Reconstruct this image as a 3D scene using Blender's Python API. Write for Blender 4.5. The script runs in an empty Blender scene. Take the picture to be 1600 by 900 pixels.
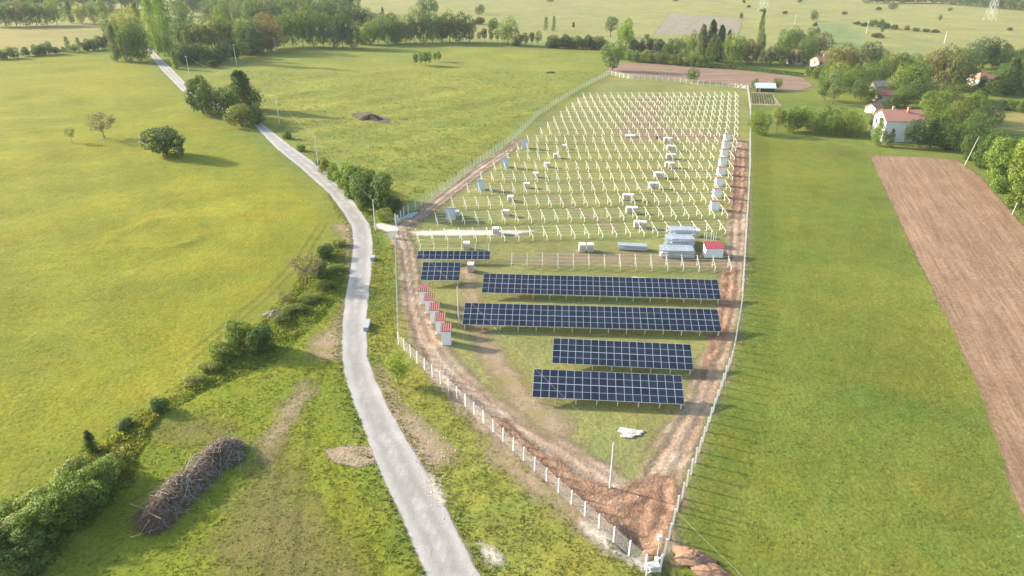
import bpy, bmesh, math, random
import numpy as np
from mathutils import Vector, Matrix

# ------------------------------------------------------------------ camera, sky, sun, exposure
SC = bpy.context.scene
COL = SC.collection
F, YH, H = 1067.0, -75.0, 50.0                # focal length in px of the 1600 px photo, horizon row, flying height
TH = math.atan((450.0 - YH) / F)              # downward pitch
cam_d = bpy.data.cameras.new('camera'); cam = bpy.data.objects.new('camera', cam_d); COL.objects.link(cam)
cam.location = (0, 0, H); cam.rotation_euler = (math.pi / 2 - TH, 0, 0)
cam_d.sensor_width = 36; cam_d.lens = 36 * F / 1600; cam_d.clip_start = 0.5; cam_d.clip_end = 8000
SC.camera = cam

SUN_EL = math.radians(20.0)
SUN_DIR = Vector((0.93, -0.36, 0)).normalized()          # direction the shadows fall on the ground
world = bpy.data.worlds.new('World'); SC.world = world; world.use_nodes = True
wn = world.node_tree.nodes; wl = world.node_tree.links
sky = wn.new('ShaderNodeTexSky'); sky.sky_type = 'NISHITA'; sky.sun_disc = False
sky.sun_elevation = SUN_EL
tosun = Vector((-SUN_DIR.x, -SUN_DIR.y, 0))
sky.sun_rotation = math.atan2(tosun.x, tosun.y)
sky.air_density = 1.0; sky.dust_density = 2.0
wl.new(sky.outputs[0], wn['Background'].inputs[0]); wn['Background'].inputs[1].default_value = 0.15
sun_d = bpy.data.lights.new('sun', 'SUN'); sun = bpy.data.objects.new('sun', sun_d); COL.objects.link(sun)
sun_d.energy = 4.3; sun_d.angle = math.radians(1.6); sun_d.color = (1.0, 0.89, 0.72)
ray = Vector((SUN_DIR.x * math.cos(SUN_EL), SUN_DIR.y * math.cos(SUN_EL), -math.sin(SUN_EL)))
sun.rotation_euler = ray.to_track_quat('-Z', 'Y').to_euler()
SC.view_settings.view_transform = 'Standard'; SC.view_settings.look = 'None'
SC.view_settings.exposure = 1.52; SC.view_settings.gamma = 1.0
SC.cycles.use_denoising = True
SC.cycles.transparent_max_bounces = 16
SC.cycles.max_bounces = 6; SC.cycles.volume_bounces = 0

R = random.Random(7)
NR = np.random.default_rng(11)
PI = math.pi

# ------------------------------------------------------------------ helpers
def P(px, py, h=0.0):
    """ground point (height h) that was surveyed at photo position px, py"""
    a, b = (px - 800.0) / F, (py - 450.0) / F
    dx, dy, dz = a, math.cos(TH) - b * math.sin(TH), -math.sin(TH) - b * math.cos(TH)
    t = (h - H) / dz
    return Vector((dx * t, dy * t, h))
def SCL(py): return math.cos(TH) * (py - YH) / H          # pixels of the photo per metre at ground row py
def P2(pts): return np.array([[*P(x, y).xy] for x, y in pts])
def seg_sdf(X, Y, pts, wid):
    d = np.full(X.shape, 1e9)
    for i in range(len(pts) - 1):
        ax, ay = pts[i]; bx, by = pts[i + 1]
        vx, vy = bx - ax, by - ay; L = vx * vx + vy * vy + 1e-9
        t = np.clip(((X - ax) * vx + (Y - ay) * vy) / L, 0, 1)
        dd = np.hypot(X - ax - t * vx, Y - ay - t * vy) - (wid[i] + (wid[i + 1] - wid[i]) * t)
        d = np.minimum(d, dd)
    return d
def poly_sdf(X, Y, pts):
    d = np.full(X.shape, 1e9); inside = np.zeros(X.shape, bool); n = len(pts)
    for i in range(n):
        ax, ay = pts[i]; bx, by = pts[(i + 1) % n]
        vx, vy = bx - ax, by - ay; L = vx * vx + vy * vy + 1e-9
        t = np.clip(((X - ax) * vx + (Y - ay) * vy) / L, 0, 1)
        d = np.minimum(d, np.hypot(X - ax - t * vx, Y - ay - t * vy))
        c = ((ay > Y) != (by > Y)) & (X < (bx - ax) * (Y - ay) / (by - ay + 1e-12) + ax)
        inside ^= c
    return np.where(inside, -d, d)
def sstep(x): x = np.clip(x, 0, 1); return x * x * (3 - 2 * x)

MEADOW_L = P2([(-500, 92), (0, 94), (120, 84), (215, 98), (232, 108), (266, 135), (300, 165), (405, 232), (480, 296), (520, 350), (478, 400), (415, 480),
               (330, 560), (240, 625), (140, 690), (0, 785), (-300, 900), (-600, 700)])
MEADOW_M = P2([(300, 118), (470, 78), (560, 76), (740, 72), (940, 84), (945, 112), (880, 150), (800, 205), (700, 285), (640, 322), (560, 290), (470, 235), (400, 180)])
MEADOW_R = P2([(1178, 215), (1352, 232), (1400, 340), (1445, 440), (1500, 545), (1545, 650), (1578, 770), (1610, 905), (1500, 1000), (1100, 1000), (1046, 900), (1085, 760), (1155, 560), (1172, 400)])
SITE = P2([(1168, 140), (1170, 300), (1160, 480), (1125, 620), (1060, 800), (1035, 895), (1008, 890), (800, 703), (625, 540), (620, 360), (700, 285), (830, 195), (950, 118)])
NEAR_L = P2([(520, 380), (545, 470), (532, 560), (560, 690), (650, 900), (640, 1100), (-400, 1100), (-300, 900), (0, 785), (140, 690), (330, 560), (440, 470)])
VERGE = P2([(560, 400), (618, 380), (622, 540), (700, 618), (800, 706), (1005, 892), (1010, 1000), (830, 1000), (745, 900), (690, 790), (625, 680), (585, 590), (580, 480)])
FAR = P2([(-900, 30), (560, 52), (740, 62), (945, 74), (1110, 88), (1250, 92), (1420, 98), (1560, 78), (2300, 80), (2400, -40), (-1500, -40)])
STRIP = P2([(1278, 36), (1330, 37), (1358, 74), (1300, 76)])
FIELD_TL = P2([(-300, 45), (165, 40), (170, 70), (0, 84), (-300, 95)])
FIELD_R = P2([(1548, 173), (1700, 180), (1700, 215), (1575, 200)])
RC = P(250, 365).xy

def hgt(x, y):
    X, Y = np.asarray(x, float), np.asarray(y, float)
    m = sstep(-poly_sdf(X, Y, MEADOW_L) / 14.0)
    z = .28 * np.sin(X * .19 + 1.3 * np.sin(Y * .07)) * np.cos(Y * .13 + .5) + .2 * np.sin(X * .31 + Y * .23) + .15 * np.sin(Y * .37 - X * .11)
    r = np.hypot((X - RC[0]), (Y - RC[1])); ring = np.exp(-((r - 8.2 + .9 * np.sin(np.arctan2(Y - RC[1], X - RC[0]) * 3)) / 1.3) ** 2)
    z = m * (.45 * z + .24 * ring)
    m2 = sstep(-poly_sdf(X, Y, MEADOW_M) / 14.0)
    return z + m2 * (.22 * np.sin(X * .17 + Y * .05) * np.cos(Y * .15) + .14 * np.sin(X * .29 - Y * .27))
def hz(x, y): return float(hgt(np.array([x]), np.array([y]))[0])
def G(px, py):
    p = P(px, py); p.z = hz(p.x, p.y); return p

def npmesh(name, V, Q=None, T=None, mats=(), attrs=None, cols=None, smooth=False):
    me = bpy.data.meshes.new(name)
    V = np.asarray(V, np.float32); nq = 0 if Q is None else len(Q); nt = 0 if T is None else len(T)
    me.vertices.add(len(V)); me.vertices.foreach_set('co', V.ravel())
    loops = np.concatenate([np.asarray(Q, np.int32).ravel() if nq else np.zeros(0, np.int32), np.asarray(T, np.int32).ravel() if nt else np.zeros(0, np.int32)])
    me.loops.add(len(loops)); me.loops.foreach_set('vertex_index', loops)
    st = np.concatenate([np.arange(nq) * 4, nq * 4 + np.arange(nt) * 3]).astype(np.int32)
    me.polygons.add(nq + nt); me.polygons.foreach_set('loop_start', st)
    if smooth: me.polygons.foreach_set('use_smooth', np.ones(nq + nt, bool))
    me.update(calc_edges=True)
    for k, v in (attrs or {}).items():
        a = me.attributes.new(k, 'FLOAT', 'POINT'); a.data.foreach_set('value', np.asarray(v, np.float32))
    for k, v in (cols or {}).items():
        a = me.attributes.new(k, 'FLOAT_COLOR', 'POINT'); c = np.ones((len(V), 4), np.float32); c[:, :3] = v
        a.data.foreach_set('color', c.ravel())
    for m in mats: me.materials.append(m)
    return me
def link(name, me, parent=None, loc=None, rz=0.0):
    o = bpy.data.objects.new(name, me); COL.objects.link(o)
    if parent is not None: o.parent = parent
    if loc is not None: o.location = loc
    if rz: o.rotation_euler = (0, 0, rz)
    return o
def tag(o, label, cat, group=None):
    o['label'] = label; o['category'] = cat
    if group: o['group'] = group
    return o
def empty(name, loc, rz=0.0):
    o = bpy.data.objects.new(name, None); COL.objects.link(o); o.location = loc; o.rotation_euler = (0, 0, rz); o.empty_display_size = .3
    return o
ORD = ['first', 'second', 'third', 'fourth', 'fifth', 'sixth', 'seventh', 'eighth', 'ninth', 'tenth', 'eleventh', 'twelfth', 'thirteenth', 'fourteenth',
       'fifteenth', 'sixteenth', 'seventeenth', 'eighteenth', 'nineteenth', 'twentieth']
def nth(i):
    if i < 20: return ORD[i]
    t = ['', '', 'twenty', 'thirty', 'forty', 'fifty'][(i + 1) // 10]; r = (i + 1) % 10
    return t + '-' + ORD[r - 1] if r else {20: 'twentieth', 30: 'thirtieth', 40: 'fortieth', 50: 'fiftieth'}[i + 1]

class MB:
    """collects boxes, tubes and faces into one mesh"""
    def __init__(s): s.v = []; s.f = []; s.m = []
    def face(s, pts, m=0):
        b = len(s.v); s.v += [tuple(p) for p in pts]; s.f.append(tuple(range(b, b + len(pts)))); s.m.append(m); return s
    def box(s, c, d, m=0, rot=None, taper=1.0):
        b = len(s.v); hx, hy, hh = d[0] / 2, d[1] / 2, d[2] / 2
        for z, k in ((-hh, 1), (hh, taper)):
            for x, y in ((-hx, -hy), (hx, -hy), (hx, hy), (-hx, hy)):
                p = Vector((x * k, y * k, z))
                if rot is not None: p = rot @ p
                s.v.append((p.x + c[0], p.y + c[1], p.z + c[2]))
        for q in ((0, 3, 2, 1), (4, 5, 6, 7), (0, 1, 5, 4), (1, 2, 6, 5), (2, 3, 7, 6), (3, 0, 4, 7)):
            s.f.append(tuple(b + i for i in q)); s.m.append(m)
        return s
    def bar(s, a, b_, r0, r1=None, n=4, m=0):
        a, b_ = Vector(a), Vector(b_); r1 = r0 if r1 is None else r1
        d = b_ - a
        if d.length < 1e-6: return s
        q = d.to_track_quat('Z', 'Y'); k = len(s.v)
        for c, r in ((a, r0), (b_, r1)):
            for i in range(n):
                t = 2 * PI * (i + .5) / n; p = q @ Vector((math.cos(t) * r, math.sin(t) * r, 0)) + c; s.v.append(tuple(p))
        for i in range(n):
            j = (i + 1) % n; s.f.append((k + i, k + j, k + n + j, k + n + i)); s.m.append(m)
        s.f.append(tuple(k + i for i in range(n))[::-1]); s.m.append(m)
        s.f.append(tuple(k + n + i for i in range(n))); s.m.append(m)
        return s
    def mesh(s, name, mats):
        me = bpy.data.meshes.new(name); me.from_pydata(s.v, [], s.f)
        for m in (mats if isinstance(mats, (list, tuple)) else [mats]): me.materials.append(m)
        me.polygons.foreach_set('material_index', s.m); me.update()
        return me
    def build(s, name, mats, parent=None, loc=None, rz=0.0): return link(name, s.mesh(name, mats), parent, loc, rz)

# ------------------------------------------------------------------ materials
def newmat(name):
    m = bpy.data.materials.new(name); m.use_nodes = True; nt = m.node_tree
    return m, nt, nt.nodes['Principled BSDF'], nt.nodes['Material Output']
def nd(nt, t, **kw):
    n = nt.nodes.new(t)
    for k, v in kw.items():
        if k == 'inp':
            for a, b in v.items(): n.inputs[a].default_value = b
        else: setattr(n, k, v)
    return n
def noise(nt, co, scale, detail=4, rough=.55, dist=0.0):
    n = nd(nt, 'ShaderNodeTexNoise', inp={'Scale': scale, 'Detail': detail, 'Roughness': rough, 'Distortion': dist}); nt.links.new(co, n.inputs['Vector']); return n.outputs['Fac']
def math_(nt, op, a, b=None, clamp=False):
    n = nd(nt, 'ShaderNodeMath', operation=op); n.use_clamp = clamp
    for i, v in enumerate((a, b)):
        if v is None: continue
        if isinstance(v, (int, float)): n.inputs[i].default_value = v
        else: nt.links.new(v, n.inputs[i])
    return n.outputs[0]
def maprange(nt, v, a, b, c, d):
    n = nd(nt, 'ShaderNodeMapRange', inp={1: a, 2: b, 3: c, 4: d}); nt.links.new(v, n.inputs[0]); return n.outputs[0]
def mixc(nt, fac, a, b, mode='MIX'):
    n = nd(nt, 'ShaderNodeMix', data_type='RGBA', blend_type=mode)
    for i, v in ((0, fac), (6, a), (7, b)):
        if isinstance(v, (int, float)): n.inputs[i].default_value = v
        elif isinstance(v, tuple): n.inputs[i].default_value = (*v, 1)
        else: nt.links.new(v, n.inputs[i])
    return n.outputs[2]
def bump(nt, h, strength, dist, bs):
    n = nd(nt, 'ShaderNodeBump', inp={'Strength': strength, 'Distance': dist}); nt.links.new(h, n.inputs['Height']); nt.links.new(n.outputs[0], bs.inputs['Normal']); return n
def objco(nt): return nd(nt, 'ShaderNodeTexCoord').outputs['Object']
def simple(name, col, rough=.6, metal=0.0, var=.12, sc=2.0, spec=.4):
    m, nt, bs, out = newmat(name); co = objco(nt)
    f = noise(nt, co, sc, 5, .6); v = maprange(nt, f, .25, .75, 1 - var, 1 + var)
    c = mixc(nt, 1.0, col, v, 'MULTIPLY'); nt.links.new(c, bs.inputs['Base Color'])
    bs.inputs['Roughness'].default_value = rough; bs.inputs['Metallic'].default_value = metal; bs.inputs['Specular IOR Level'].default_value = spec
    return m

def mat_ground():
    m, nt, bs, out = newmat('grass_ground'); co = objco(nt); L = nt.links
    tint = nd(nt, 'ShaderNodeAttribute', attribute_name='tint').outputs['Color']
    a = noise(nt, co, .045, 5, .6); b = noise(nt, co, .35, 5, .62); c = noise(nt, co, 2.2, 5, .68); e = noise(nt, co, .13, 4, .6, .6)
    v = math_(nt, 'MULTIPLY', maprange(nt, a, .3, .7, .86, 1.14), maprange(nt, b, .28, .72, .86, 1.14))
    v = math_(nt, 'MULTIPLY', v, maprange(nt, c, .28, .72, .68, 1.32))
    col = mixc(nt, 1.0, tint, v, 'MULTIPLY')
    dry = mixc(nt, 1.0, col, (1.16, 1.0, .85), 'MULTIPLY'); lush = mixc(nt, 1.0, col, (.80, .98, .85), 'MULTIPLY')
    col = mixc(nt, maprange(nt, e, .48, .68, 0, .8), col, dry)
    col = mixc(nt, maprange(nt, noise(nt, co, .24, 5, .65), .52, .7, 0, .8), col, lush)
    L.new(col, bs.inputs['Base Color']); bs.inputs['Roughness'].default_value = .95; bs.inputs['Specular IOR Level'].default_value = .04
    hh = math_(nt, 'ADD', math_(nt, 'MULTIPLY', noise(nt, co, .8, 5, .6), .8), math_(nt, 'MULTIPLY', noise(nt, co, 3.0, 4, .65), .4))
    bump(nt, hh, .45, .42, bs)
    return m
def mat_edge(name, colA, colB, edge_amp, soft, sc=.5, ruts=0.0, colC=None, bumpd=.12, sc2=3.0, cover=1.0, grain=.28):
    """soil, gravel and the like, worn out raggedly at the rim (attribute edge = metres to the rim)"""
    m, nt, bs, out = newmat(name); co = objco(nt); L = nt.links
    ed = nd(nt, 'ShaderNodeAttribute', attribute_name='edge').outputs['Fac']
    n1 = noise(nt, co, sc, 6, .65); n2 = noise(nt, co, sc2, 5, .7)
    col = mixc(nt, maprange(nt, n1, .35, .65, 0, 1), colA, colB)
    if colC is not None: col = mixc(nt, maprange(nt, noise(nt, co, sc * .35, 5, .6), .5, .66, 0, 1), col, colC)
    col = mixc(nt, 1.0, col, maprange(nt, n2, .25, .75, 1 - grain, 1 + grain), 'MULTIPLY')
    hgt_ = math_(nt, 'ADD', n2, math_(nt, 'MULTIPLY', n1, .6))
    if ruts:
        w = math_(nt, 'SINE', math_(nt, 'ADD', math_(nt, 'MULTIPLY', ed, ruts), math_(nt, 'MULTIPLY', noise(nt, co, .35, 3, .5), 5.0)))
        col = mixc(nt, 1.0, col, maprange(nt, w, -1, 1, .84, 1.1), 'MULTIPLY'); hgt_ = math_(nt, 'ADD', hgt_, math_(nt, 'MULTIPLY', w, .35))
    L.new(col, bs.inputs['Base Color']); bs.inputs['Roughness'].default_value = .95; bs.inputs['Specular IOR Level'].default_value = .1
    bump(nt, hgt_, .6, bumpd * 2, bs)
    nn = math_(nt, 'ADD', math_(nt, 'MULTIPLY', math_(nt, 'SUBTRACT', noise(nt, co, 1.1, 6, .72), .5), edge_amp * 3.0), math_(nt, 'MULTIPLY', math_(nt, 'SUBTRACT', noise(nt, co, .22, 4, .6), .5), edge_amp * 3.0))
    d = math_(nt, 'ADD', ed, nn)
    al = maprange(nt, d, -soft, soft, cover, 0.0)
    tr = nd(nt, 'ShaderNodeBsdfTransparent'); mx = nd(nt, 'ShaderNodeMixShader')
    L.new(al, mx.inputs[0]); L.new(tr.outputs[0], mx.inputs[1]); L.new(bs.outputs[0], mx.inputs[2]); L.new(mx.outputs[0], out.inputs['Surface'])
    return m
def mat_leaf(name, var=.3):
    m, nt, bs, out = newmat(name); L = nt.links
    oc = nd(nt, 'ShaderNodeObjectInfo'); ge = nd(nt, 'ShaderNodeNewGeometry')
    v = maprange(nt, ge.outputs['Random Per Island'], 0, 1, 1 - var, 1 + var)
    col = mixc(nt, 1.0, oc.outputs['Color'], v, 'MULTIPLY')
    col = mixc(nt, maprange(nt, noise(nt, objco(nt), 4.0, 3), .4, .65, 0, .6), col, mixc(nt, 1.0, col, (1.15, 1.08, .75), 'MULTIPLY'))
    L.new(col, bs.inputs['Base Color']); bs.inputs['Roughness'].default_value = .6; bs.inputs['Specular IOR Level'].default_value = .25
    tl = nd(nt, 'ShaderNodeBsdfTranslucent'); L.new(mixc(nt, 1.0, col, (1.3, 1.25, .6), 'MULTIPLY'), tl.inputs[0])
    mx = nd(nt, 'ShaderNodeMixShader', inp={0: .42}); L.new(bs.outputs[0], mx.inputs[1]); L.new(tl.outputs[0], mx.inputs[2]); L.new(mx.outputs[0], out.inputs['Surface'])
    return m
def mat_blade():
    m, nt, bs, out = newmat('grass_blade'); L = nt.links
    tint = nd(nt, 'ShaderNodeAttribute', attribute_name='tint').outputs['Color']
    L.new(tint, bs.inputs['Base Color']); bs.inputs['Roughness'].default_value = .7; bs.inputs['Specular IOR Level'].default_value = .2
    ge = nd(nt, 'ShaderNodeNewGeometry'); vm = nd(nt, 'ShaderNodeVectorMath', operation='ADD'); L.new(ge.outputs['Normal'], vm.inputs[0]); vm.inputs[1].default_value = (0, 0, 1.1); vz = nd(nt, 'ShaderNodeVectorMath', operation='NORMALIZE'); L.new(vm.outputs[0], vz.inputs[0]); L.new(vz.outputs[0], bs.inputs['Normal'])
    tl = nd(nt, 'ShaderNodeBsdfTranslucent'); L.new(tint, tl.inputs[0])
    mx = nd(nt, 'ShaderNodeMixShader', inp={0: .4}); L.new(bs.outputs[0], mx.inputs[1]); L.new(tl.outputs[0], mx.inputs[2]); L.new(mx.outputs[0], out.inputs['Surface'])
    return m
def mat_wire(name, cover):
    """chain-link netting: wires drawn by the material, holes transparent"""
    m, nt, bs, out = newmat(name); L = nt.links
    uv = objco(nt); sx = nd(nt, 'ShaderNodeSeparateXYZ'); 
    at = nd(nt, 'ShaderNodeAttribute', attribute_name='run').outputs['Fac']; L.new(uv, sx.inputs[0])
    def stripe(expr):
        f = math_(nt, 'FRACT', math_(nt, 'MULTIPLY', expr, 23.0)); return math_(nt, 'LESS_THAN', f, cover)
    s = math_(nt, 'MAXIMUM', stripe(math_(nt, 'ADD', at, sx.outputs['Z'])), stripe(math_(nt, 'SUBTRACT', at, sx.outputs['Z'])))
    bs.inputs['Base Color'].default_value = (.62, .63, .6, 1); bs.inputs['Roughness'].default_value = .5; bs.inputs['Metallic'].default_value = .2
    tr = nd(nt, 'ShaderNodeBsdfTransparent'); mx = nd(nt, 'ShaderNodeMixShader')
    L.new(s, mx.inputs[0]); L.new(tr.outputs[0], mx.inputs[1]); L.new(bs.outputs[0], mx.inputs[2]); L.new(mx.outputs[0], out.inputs['Surface'])
    return m
def mat_cells():
    m, nt, bs, out = newmat('solar_cells'); L = nt.links; co = objco(nt); sx = nd(nt, 'ShaderNodeSeparateXYZ'); L.new(co, sx.inputs[0])
    def lines(v, k, w): return math_(nt, 'LESS_THAN', math_(nt, 'FRACT', math_(nt, 'ADD', math_(nt, 'MULTIPLY', v, k), 50.0)), w)
    g = math_(nt, 'MAXIMUM', lines(sx.outputs['X'], 6.1, .05), lines(sx.outputs['Y'], 10.5, .06))
    rnd = nd(nt, 'ShaderNodeObjectInfo').outputs['Random']
    base = mixc(nt, rnd, (.006, .012, .022), (.016, .025, .043))
    col = mixc(nt, math_(nt, 'MULTIPLY', g, .22), base, (.20, .23, .28))
    L.new(col, bs.inputs['Base Color']); bs.inputs['Roughness'].default_value = .22; bs.inputs['Specular IOR Level'].default_value = .35
    return m
def mat_roof(name, c1, c2, k=5.0):
    m, nt, bs, out = newmat(name); L = nt.links; co = objco(nt); sx = nd(nt, 'ShaderNodeSeparateXYZ'); L.new(co, sx.inputs[0])
    w = math_(nt, 'SINE', math_(nt, 'MULTIPLY', sx.outputs['X'], k * 6.28)); w2 = math_(nt, 'FRACT', math_(nt, 'MULTIPLY', sx.outputs['Y'], 2.6))
    col = mixc(nt, noise(nt, co, 1.6, 5, .7), c1, c2); col = mixc(nt, 1.0, col, maprange(nt, w, -1, 1, .8, 1.12), 'MULTIPLY')
    L.new(col, bs.inputs['Base Color']); bs.inputs['Roughness'].default_value = .8; bump(nt, math_(nt, 'ADD', w, w2), .5, .05, bs)
    return m

M = {}
M['ground'] = mat_ground(); M['blade'] = mat_blade(); M['leaf'] = mat_leaf('leaf')
M['bark'] = simple('bark', (.13, .095, .065), .9, var=.3, sc=6)
M['road'] = mat_edge('gravel', (.335, .32, .295), (.285, .272, .25), .16, .12, sc=.35, ruts=3.0, colC=(.37, .352, .322), bumpd=.03, sc2=4.0, grain=.12)
M['track'] = mat_edge('bare_earth', (.335, .25, .18), (.27, .19, .13), 1.2, 1.1, sc=.45, ruts=4.2, colC=(.40, .32, .235), bumpd=.14, sc2=2.6)
M['redsoil'] = mat_edge('red_earth', (.26, .15, .092), (.32, .205, .135), .8, .5, sc=.7, colC=(.20, .115, .07), bumpd=.3, sc2=1.6, grain=.34, ruts=3.4)
M['palesoil'] = mat_edge('trodden_earth', (.36, .28, .19), (.29, .21, .13), 1.2, 1.2, sc=.6, colC=(.27, .22, .10), bumpd=.1, cover=.85)
M['faint'] = mat_edge('thin_sward_soil', (.34, .25, .18), (.29, .20, .13), 2.6, 2.5, sc=.3, colC=(.25, .21, .10), bumpd=.1, cover=.55)
M['sand'] = mat_edge('sand', (.56, .50, .41), (.47, .41, .33), .5, .5, sc=.5, bumpd=.08)
M['mesh'] = mat_wire('netting', .08)
M['concrete'] = simple('concrete', (.68, .66, .60), .85, var=.15, sc=3)
M['white'] = simple('white_paint', (.74, .73, .69), .6, var=.08)
M['plaster'] = simple('white_plaster', (.72, .71, .68), .85, var=.08, sc=.7)
M['cream'] = simple('cream_plaster', (.55, .50, .42), .85, var=.12, sc=.7)
M['zinc'] = simple('galvanised_steel', (.56, .60, .63), .42, .55, var=.16, sc=1.2)
M['purlin'] = simple('zinc_purlin', (.58, .59, .56), .5, .25, var=.1, sc=1.0)
M['rack'] = simple('zinc_rack', (.76, .75, .62), .5, .25, var=.1, sc=1.0)
M['alu'] = simple('aluminium', (.62, .65, .68), .4, .2, var=.06)
M['cells'] = mat_cells()
M['wood'] = simple('pale_wood', (.46, .36, .24), .8, var=.25, sc=4)
M['wrap'] = simple('white_wrap', (.70, .68, .62), .45, var=.12, sc=2.5, spec=.5)
M['sheet'] = simple('soiled_sheet', (.50, .47, .41), .6, var=.25, sc=2)
M['card'] = simple('cardboard', (.50, .42, .32), .85, var=.2, sc=2.5)
M['greydoor'] = simple('grey_steel_and_shade', (.50, .55, .58), .5, .1, var=.08)  # steel parts; also the shade colour on the left-track kiosk walls
M['dark'] = simple('dark_void', (.03, .028, .026), .8, var=.2)
M['glass'] = simple('window_glass', (.05, .06, .07), .12, var=.1, spec=.7)
M['redtile'] = mat_roof('red_tile', (.27, .085, .08), (.36, .13, .12), 3.2)
M['redsheet'] = mat_roof('red_sheet', (.33, .045, .07), (.38, .06, .085), 4.0)
M['oldtile'] = mat_roof('clay_tile', (.38, .16, .105), (.48, .24, .165), 2.0)
M['greytile'] = mat_roof('grey_slate', (.22, .20, .19), (.32, .30, .28), 2.0)
M['tinroof'] = mat_roof('tin_sheet', (.60, .63, .68), (.70, .72, .75), 1.6)
M['pole'] = simple('pole_concrete', (.50, .49, .45), .8, var=.12)
M['cable'] = simple('cable', (.35, .35, .33), .6, var=.05)
M['twig'] = simple('dead_twig', (.175, .125, .085), .9, var=.5, sc=1.2)
M['paletwig'] = simple('bleached_twig', (.40, .34, .27), .9, var=.3, sc=1.5)
M['heap'] = simple('dark_litter', (.13, .092, .062), .95, var=.4, sc=2.5)
M['manure'] = simple('dark_soil', (.05, .038, .03), .95, var=.4, sc=1.5)
M['spoil'] = simple('red_spoil', (.28, .165, .105), .95, var=.3, sc=1.5)
M['red'] = simple('red_paint', (.30, .03, .03), .35, var=.05)
M['rubber'] = simple('rubber', (.02, .02, .02), .8)

# ------------------------------------------------------------------ ground
def axis(a0, a1, step, lo, hi, gr=1.09):
    c = list(np.arange(a0, a1 + 1e-6, step)); s = step; x = a1
    while x < hi: s = min(s * gr, 60); x += s; c.append(min(x, hi))
    s = step; x = a0; pre = []
    while x > lo: s = min(s * gr, 60); x -= s; pre.append(max(x, lo))
    return np.array(pre[::-1] + c)
def lin(r, g, b):
    f = lambda c: (c / 255 / 12.92) if c <= 10 else ((c / 255 + .055) / 1.055) ** 2.4
    return np.array([f(r), f(g), f(b)])
T_BASE = np.array([.135, .165, .036]); T_SITE = np.array([.188, .192, .068]); T_L = np.array([.182, .188, .024]); T_M = np.array([.176, .196, .042])
T_R = np.array([.122, .146, .026]); T_NL = np.array([.152, .176, .022]); T_FAR = np.array([.215, .218, .082]); T_TL = np.array([.225, .20, .07])
def vnoise(x, y):
    tot = 0; amp = .55
    for o in range(3):
        xi, yi = np.floor(x), np.floor(y); fx, fy = sstep(x - xi), sstep(y - yi)
        h = lambda a, b: np.modf(np.abs(np.sin(a * 127.1 + b * 311.7 + o * 17.3) * 43758.5453))[0]
        tot = tot + amp * ((h(xi, yi) * (1 - fx) + h(xi + 1, yi) * fx) * (1 - fy) + (h(xi, yi + 1) * (1 - fx) + h(xi + 1, yi + 1) * fx) * fy)
        x, y, amp = x * 2.1 + 5.2, y * 2.1 + 1.3, amp * .5
    return tot
def tint(X, Y):
    c = np.tile(T_BASE, (*X.shape, 1))
    for poly, col, soft in ((FAR, T_FAR, 12), (FIELD_TL, T_TL, 8), (FIELD_R, T_TL, 4), (MEADOW_M, T_M, 8), (MEADOW_L, T_L, 5), (MEADOW_R, T_R, 4), (SITE, T_SITE, 1.5), (NEAR_L, T_NL, 3), (VERGE, np.array([.195, .205, .042]), 2), (STRIP, np.array([.15, .20, .08]), 4)):
        f = sstep(.5 - poly_sdf(X, Y, poly) / (2 * soft))[..., None]; c = c * (1 - f) + col * f
    # broad, real differences of sward: yellow flowers in bands, clover patches
    w = np.sin(X * .043 + 2 * np.sin(Y * .021)) * np.sin(Y * .037 + 1.7 * np.sin(X * .017))
    c = c * (1 + .07 * w[..., None] * np.array([1.0, .5, .2]))
    near = np.exp(-np.hypot(X, Y) / 260.0); v = vnoise(X / 9.0 + 40, Y / 6.0) - .5; u = vnoise(X / 23.0, Y / 17.0 + 9) - .5
    c = c * (1 + (near * v)[..., None] * np.array([.55, .30, .35]) + u[..., None] * np.array([.30, .15, .0]))
    return np.clip(c, .005, .8)
xs = axis(-170, 130, 1.25, -2300, 2300); ys = axis(18, 250, 1.25, -120, 3200)
GX, GY = np.meshgrid(xs, ys); nx, ny = len(xs), len(ys)
PITS = [(P(993, 846), 2.3, 1.7), (P(1050, 884), 2.3, 1.3)]
def pit(x, y): return -sum(d * np.exp(-((x - c.x) ** 2 + (y - c.y) ** 2) / (r * r * .35)) for c, r, d in PITS)
GZ = hgt(GX, GY) + pit(GX, GY) * 1.25
idx = np.arange(nx * ny).reshape(ny, nx)
Q = np.stack([idx[:-1, :-1], idx[:-1, 1:], idx[1:, 1:], idx[1:, :-1]], -1).reshape(-1, 4)
ground = link('ground', npmesh('ground', np.stack([GX, GY, GZ], -1).reshape(-1, 3), Q, mats=[M['ground']], cols={'tint': tint(GX, GY).reshape(-1, 3)}, smooth=True))
ground['kind'] = 'structure'

def patch(name, sdf, box, step, mat, z, margin=2.0, rel=None):
    X, Y = np.meshgrid(np.arange(box[0], box[1], step), np.arange(box[2], box[3], step)); D = sdf(X, Y)
    n, k = X.shape[1], X.shape[0]; ii = np.arange(n * k).reshape(k, n)
    q = np.stack([ii[:-1, :-1], ii[:-1, 1:], ii[1:, 1:], ii[1:, :-1]], -1).reshape(-1, 4)
    keep = (D.ravel()[q] < margin).any(1); q = q[keep]
    u, inv = np.unique(q, return_inverse=True)
    Z = hgt(X, Y) + z + pit(X, Y)
    if rel is not None: Z = Z + rel(X, Y, D)
    V = np.stack([X, Y, Z], -1).reshape(-1, 3)[u]
    o = link(name, npmesh(name, V, inv.reshape(-1, 4), mats=[mat], attrs={'edge': D.ravel()[u]}, smooth=True)); o['kind'] = 'structure'
    return o
def bbox(pts, m=4): a = np.array(pts); return (a[:, 0].min() - m, a[:, 0].max() + m, a[:, 1].min() - m, a[:, 1].max() + m)
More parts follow.
